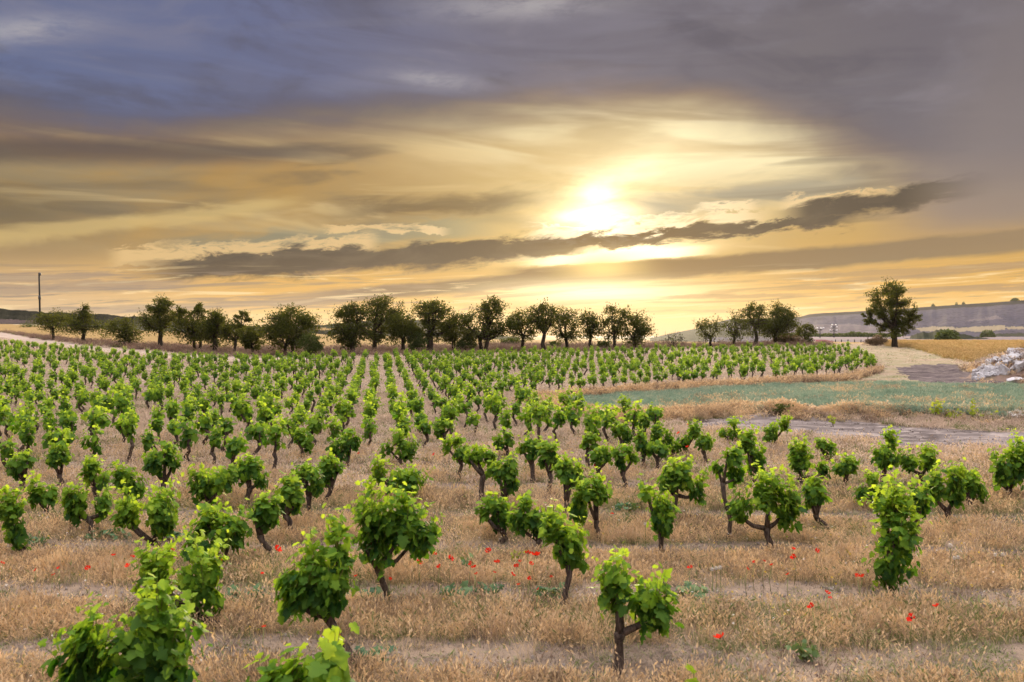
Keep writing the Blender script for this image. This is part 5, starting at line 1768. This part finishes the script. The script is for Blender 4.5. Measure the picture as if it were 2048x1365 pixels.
# ================================================================ poppies
M['poppy'] = material('poppy_petal', leaf_fn(C(.42, .008, .004), C(.62, .014, .006), C(.78, .03, .01), C(.75, .02, .006), C(.9, .05, .012), .4, .15))
M['stem'] = material('flower_stem', lambda q, o: surf(q, o, C(.16, .20, .06), .7, .15))
M['poppy_eye'] = material('poppy_eye', lambda q, o: surf(q, o, C(.012, .010, .012), .6, .2))


def poppy_meshes(seed):
    rg = np.random.default_rng(seed)
    m = MB()
    tilt = rg.uniform(-.35, .35)
    opn = rg.uniform(.35, .95)
    for k in range(4):
        a0 = k * math.pi / 2 + rg.uniform(-.2, .2)
        lift = .35 + .35 * (k % 2)
        vs, T = [], []
        for i in range(4):
            r = (i / 3) * .048
            for j in range(5):
                a = a0 + (j - 2) * .36 * (.6 + .4 * i / 3)
                z = .040 * (i / 3) ** 1.6 * (1.3 - opn) + .012 * math.sin(j * 2.2 + k) * i / 3 + lift * .01
                vs.append((math.cos(a) * r * (1 + .08 * math.sin(j * 3 + seed)), math.sin(a) * r, z)); T.append(.35 + .5 * i / 3 + rg.normal() * .06)
        fs = [[i * 5 + j, i * 5 + j + 1, (i + 1) * 5 + j + 1, (i + 1) * 5 + j] for i in range(3) for j in range(4)]
        m.add(vs, fs, np.array(T))
    e = MB(); e.tube([(0, 0, .002), (0, 0, .012), (0, 0, .016)], [.008, .010, .004], 7)
    s = MB(); H = 1.0
    s.tube([(0, 0, -.05), (rg.uniform(-.03, .03), rg.uniform(-.03, .03), .5), (0, 0, 1.0)], [.0035, .003, .0028], 4)
    return m.mesh('flower', M['poppy'], True), e.mesh('eye', M['poppy_eye'], True), s.mesh('stem', M['stem'], True)


PM = [poppy_meshes(k) for k in range(6)]
GPOP = 'red poppies in the dry grass'
L_MAIN = 'small red poppy of the loose drift between the stick vine and the curved-trunk vine'
L_LEFT = 'small red poppy scattered in the straw below the sinuous-trunk vine'
L_RIGHT = 'small red poppy scattered in the straw below the wide two-armed vine'
L_FAR = 'tiny far red poppy glowing between the middle vines'
POP = [
 (1440, 1278, 15, 'largest poppy, wide open red bloom alone in the lower grass'), (1824, 1237, 14, 'bright poppy beyond the column-like vine, with ragged petals'),
 (1624, 1215, 11, 'rounded poppy in the grass before the column-like vine'), (1873, 1214, 9, 'poppy near the frame edge past the brighter ragged one'),
 (1071, 1112, 13, 'biggest poppy of the drift, touching the curved-trunk vine'), (1056, 1107, 9, 'poppy right beside the biggest of the drift'), (553, 1101, 12, 'open poppy at the foot of the bent-trunk vine with one arm'),
 (901, 1118, 10, 'well opened poppy at the upper end of the drift near the stick vine'), (837, 1128, 10, 'poppy under the branch tips of the stick vine'), (977, 1104, 9, 'orange-tinged poppy highest in the middle of the drift'),
 (994, 1126, 9, 'round poppy in the middle of the drift beside a leafy weed'), (869, 1109, 7, L_MAIN), (879, 1135, 7, L_MAIN), (942, 1127, 7, L_MAIN), (948, 1136, 8, L_MAIN), (989, 1146, 5, L_MAIN),
 (1033, 1134, 8, L_MAIN), (1025, 1150, 8, L_MAIN), (1062, 1129, 7, L_MAIN), (1059, 1157, 6, L_MAIN), (1037, 1170, 5, L_MAIN), (1102, 1155, 4, L_MAIN), (1077, 1179, 4, L_MAIN), (1113, 1115, 6, L_MAIN),
 (1040, 1124, 5, L_MAIN), (952, 1148, 4, L_MAIN),
 (712, 1153, 5, 'little poppy between the leaning vine and the stick vine'), (780, 1159, 4, 'dark small poppy just under the crooked trunk of the stick vine'),
 (674, 1272, 8, 'poppy half hidden behind the slanting trunk of the leaning vine'), (528, 1254, 6, 'faint poppy in the grass between the blurred vine and the leaning vine'),
 (227, 1112, 6, L_LEFT), (265, 1114, 6, L_LEFT), (345, 1101, 5, L_LEFT), (257, 1133, 8, L_LEFT), (176, 1138, 8, L_LEFT), (5, 1127, 6, L_LEFT), (72, 1141, 4, L_LEFT), (107, 1150, 4, L_LEFT), (118, 1137, 4, L_LEFT),
 (443, 1122, 6, 'poppy peeping through the foliage between the two-lobed vine and the dense dark vine'), (525, 1148, 4, 'tiny poppy below the bent-trunk vine'),
 (1380, 1136, 8, 'lone poppy next to white seed heads in the straw'), (1586, 1099, 6, L_RIGHT), (1634, 1102, 7, L_RIGHT), (1588, 1116, 9, L_RIGHT), (1543, 1131, 5, L_RIGHT), (1528, 1123, 4, L_RIGHT),
 (1576, 1149, 6, L_RIGHT), (1494, 1138, 4, L_RIGHT), (1508, 1124, 4, L_RIGHT), (1714, 1153, 7, 'first of two twin poppies close to the column-like vine'), (1725, 1154, 7, 'second of two twin poppies, nearer the column-like vine'),
 (1654, 1187, 8, 'poppy above the rounded one at the base of the straw strip'), (1660, 1196, 4, 'half closed poppy bud just below a larger bloom'),
 (1189, 934, 7, L_FAR), (1224, 1028, 5, L_FAR), (868, 910, 5, L_FAR), (718, 908, 4, L_FAR), (1480, 965, 7, L_FAR), (1357, 867, 5, L_FAR), (1375, 895, 5, L_FAR), (440, 890, 4, L_FAR), (388, 876, 4, L_FAR), (1378, 850, 5, L_FAR),
]


def plant_at(px, py, hf):
    """foot of a plant hf metres tall whose top shows at (px, py)"""
    yb = (py - 618 * hf / CAM_H) / (1 - hf / CAM_H)
    return gp(px, yb)


for i, (px, py, s, lab) in enumerate(POP):
    hf = .36
    b = plant_at(px, py, hf)
    rg = np.random.default_rng(1100 + i)
    fl, ey, stm = PM[i % 6]
    root = tag(empty('poppy', b), lab, 'poppy', GPOP)
    k = max(.45, s / FPX * b.y / .066)
    o = link(bpy.data.objects.new('stem', stm)); o.parent = root; o.scale = (1, 1, hf)
    o = link(bpy.data.objects.new('flower', fl)); o.parent = root; o.location = (0, 0, hf); o.scale = (k, k, k)
    o.rotation_euler = (rg.uniform(.2, .9), rg.uniform(-.4, .4), rg.uniform(0, 6.28))
    if s >= 9:
        e_ = link(bpy.data.objects.new('eye', ey)); e_.parent = o

# ---------------------------------------------------------------- white seed heads
M['fluff'] = material('seed_fluff', lambda q, o: thin(q, o, C(.75, .70, .66), C(.7, .66, .62), .4))
rg = np.random.default_rng(5)
sh = MB()
for d in rnd_dir(rg, 90):
    d = d * .05
    x_ = np.cross(d, [0.3, .2, 1]); x_ = x_ / np.linalg.norm(x_) * .010
    sh.add([d * .2, d - x_, d * 1.15, d + x_], [[0, 1, 2, 3]])
shm = sh.mesh('fluff', M['fluff'])
stm = MB(); stm.tube([(0, 0, -.05), (.01, 0, .5), (0, 0, 1)], [.004, .0035, .003], 4); stmm = stm.mesh('stem', M['stem'])
for px, py, s, lab in ((1424, 1129, .8, 'first white seed head of the row of three'), (1432, 1127, .8, 'middle white seed head of the row of three'), (1440, 1126, .9, 'last white seed head of the row of three, beside the lone poppy'),
                       (1900, 1083, 1.1, 'largest white seed head standing highest past the column-like vine'), (1908, 1107, .8, 'white seed head below the largest one, first of a pair'), (1916, 1106, .8, 'white seed head below the largest one, second of a pair'),
                       (1990, 1101, .8, 'white seed head by the frame edge, first of a pair'), (2005, 1100, .8, 'white seed head by the frame edge, second of a pair'), (1290, 1040, .7, 'pale seed head beside the medium vine with drooping shoot')):
    b = plant_at(px, py, .36)
    root = tag(empty('seed_head', b), lab, 'seed head', 'white seed heads in the straw')
    o = link(bpy.data.objects.new('stem', stmm)); o.parent = root; o.scale = (1, 1, .36)
    o = link(bpy.data.objects.new('fluff', shm)); o.parent = root; o.location = (0, 0, .30); o.scale = (s * .62, s * .62, s * .62)

# ---------------------------------------------------------------- broken vine shoots lying in the grass
M['wilt'] = material('wilting_leaf', leaf_fn(C(.05, .11, .055), C(.09, .17, .075), C(.19, .25, .10), C(.08, .16, .03), C(.25, .36, .06), .3, .3))
for i, (px, py, w, lab) in enumerate((
        (940, 1196, 118, 'longest fallen vine shoot wilting in the grass below the poppy drift'), (1100, 1200, 66, 'fallen leafy shoot by the foot of the curved-trunk vine'),
        (492, 1206, 72, 'fallen shoot lying between the two-lobed vine and the leaning vine'), (725, 1206, 62, 'fallen shoot just before the crooked trunk of the stick vine'),
        (1385, 1196, 60, 'fallen dark leafy shoot behind the V-forked vine'), (738, 1330, 74, 'fallen shoot with big pale leaves at the foot of the leaning vine'),
        (215, 1078, 78, 'leaves lying round the sinuous black trunk'), (62, 1092, 66, 'fallen leaves beside the dark stump of the tall narrow vine'), (612, 1076, 44, 'heap of dark leaves by the long thin slanting trunk'),
        (350, 1082, 40, 'fallen leaves behind the wide open vine'), (1905, 1058, 40, 'broken shoot under the dark vine with the sideways spray'), (1255, 1024, 44, 'dark fallen shoot in the open grass behind the medium vine'))):
    b = gp(px, py)
    sc = b.y / FPX
    rg = np.random.default_rng(1300 + i)
    L = w * sc
    n = int(14 + w * .22)
    t = np.linspace(-.5, .5, n)
    P = np.stack([t * L, rg.normal(size=n) * .06, .06 + rg.random(n) * .09], 1)
    D = np.stack([rg.normal(size=n), rg.normal(size=n), rg.normal(size=n) * .25], 1)
    N = np.stack([rg.normal(size=n) * .7, rg.normal(size=n) * .7 - .3, np.ones(n)], 1)
    V, F, T = leaf_cloud(P, D, N, .10 * (.6 + .6 * rg.random(n)), np.clip(.45 + rg.normal(size=n) * .22, 0, 1), LEAF_BIG, .35, .5, rg)
    root = tag(empty('fallen_shoot', b), lab, 'vine shoot', 'broken vine shoots lying in the grass')
    o = link(bpy.data.objects.new('leaves', fast_mesh('leaves', V, F, M['wilt'], T))); o.parent = root
    m = MB(); m.tube([(-L * .55, 0, .04), (0, .05, .09), (L * .5, 0, .06)], [.008, .007, .004], 5); m.build('stem', M['shoot'], root, True)

# ---------------------------------------------------------------- leafy weeds and young shoots
def leafy_weed(name, px, py, top, w, lab, cat, seed, mat='vine_leaf', n=40, size=.07, grp=None, stems=3):
    b = gp(px, py)
    sc = b.y / FPX
    h = (py - top) * sc
    rg = np.random.default_rng(seed)
    root = tag(empty(name, b), lab, cat, grp)
    m = MB(); P = []
    for s_ in range(stems):
        e = np.array([rg.uniform(-.5, .5) * w * sc, rg.uniform(-.3, .3) * w * sc, h * rg.uniform(.7, 1.0)])
        m.tube([(e[0] * .2, e[1] * .2, -.05), tuple(e * np.array([.5, .5, .55])), tuple(e)], [.008, .006, .003], 5)
        k = n // stems
        t = rg.uniform(.25, 1.02, k)
        P.append(e[None] * t[:, None] * np.array([1, 1, 1]) + rg.normal(size=(k, 3)) * np.array([w * sc * .10, w * sc * .10, h * .04]))
    P = np.concatenate(P)
    V, F, T = leaf_cloud(P, rnd_dir(rg, len(P)) + np.array([0, 0, .1]), rnd_dir(rg, len(P)) + np.array([0, -.2, .8]), size * (.6 + .7 * rg.random(len(P))), np.clip(.5 + .35 * P[:, 2] / h + rg.normal(size=len(P)) * .12, 0, 1), LEAF_MID, .3, .4, rg)
    o = link(bpy.data.objects.new('leaves', fast_mesh('leaves', V, F, M[mat], T))); o.parent = root
    m.build('stem', M['shoot'], root, True)


leafy_weed('young_shoot', 1388, 1420, 1312, 26, 'single young yellow-green shoot poking up at the bottom edge', 'vine shoot', 1, 'vine_leaf', 14, .085, None, 1)
leafy_weed('weed', 1612, 1320, 1272, 80, 'dark leafy green weed low in the grass before the column-like vine', 'weed', 2, 'wilt', 34, .07, 'leafy weeds')
leafy_weed('weed', 945, 1150, 1108, 46, 'leafy green weed among the poppies of the drift', 'weed', 3, 'wilt', 30, .07, 'leafy weeds')
leafy_weed('weed', 1028, 1132, 1100, 40, 'yellowish flowering weed among the poppies by the biggest one', 'weed', 4, 'yellow_leaf', 36, .035, 'leafy weeds')
GY = 'yellow-green weeds on the track bank'
leafy_weed('weed', 1872, 836, 795, 44, 'taller branching yellow-green weed on the bank before the green crop', 'weed', 5, 'yellow_leaf', 70, .085, GY, 5)
leafy_weed('weed', 1944, 838, 790, 16, 'thin upright yellow-green stalk on the bank before the green crop', 'weed', 6, 'yellow_leaf', 26, .085, GY, 1)
leafy_weed('weed', 1905, 838, 818, 70, 'low yellow-green weed spread between the branching one and the stalk', 'weed', 7, 'yellow_leaf', 46, .075, GY, 6)
leafy_weed('weed', 1958, 840, 818, 60, 'low yellow-green weed at the foot of the upright stalk', 'weed', 8, 'yellow_leaf', 40, .075, GY, 5)
leafy_weed('weed', 2036, 842, 818, 36, 'white-flowered umbel weed at the frame edge on the bank', 'weed', 9, 'fluff', 60, .07, GY, 5)
leafy_weed('weed', 1562, 832, 806, 36, 'rounded dark green weed in the dry grass mound by the track', 'weed', 10, 'shrub_leaf', 120, .08, GY, 8)
leafy_weed('weed', 1668, 852, 826, 22, 'slim pale weed standing in the rutted track', 'weed', 11, 'yellow_leaf', 26, .07, GY, 3)

# ================================================================ evening haze between the camera and the far hills
HAZE = 0.00004
hz = material('evening_haze', lambda q, o: None)
q_ = G(hz.node_tree)
out_ = [n for n in hz.node_tree.nodes if n.type == 'OUTPUT_MATERIAL'][0]
pv = q_.node('ShaderNodeVolumePrincipled')
pv.inputs['Color'].default_value = (.92, .90, .93, 1)
pv.inputs['Density'].default_value = HAZE
pv.inputs['Anisotropy'].default_value = 0.6
hz.node_tree.links.new(pv.outputs[0], out_.inputs['Volume'])
m = MB()
X0, X1, Y0, Y1, Z0, Z1 = -3600, 3600, -3600, 3600, -40, 75
m.add([(X0, Y0, Z0), (X1, Y0, Z0), (X1, Y1, Z0), (X0, Y1, Z0), (X0, Y0, Z1), (X1, Y0, Z1), (X1, Y1, Z1), (X0, Y1, Z1)],
      [[0, 3, 2, 1], [4, 5, 6, 7], [0, 1, 5, 4], [1, 2, 6, 5], [2, 3, 7, 6], [3, 0, 4, 7]])
tag(m.build('haze', hz), kind='stuff')
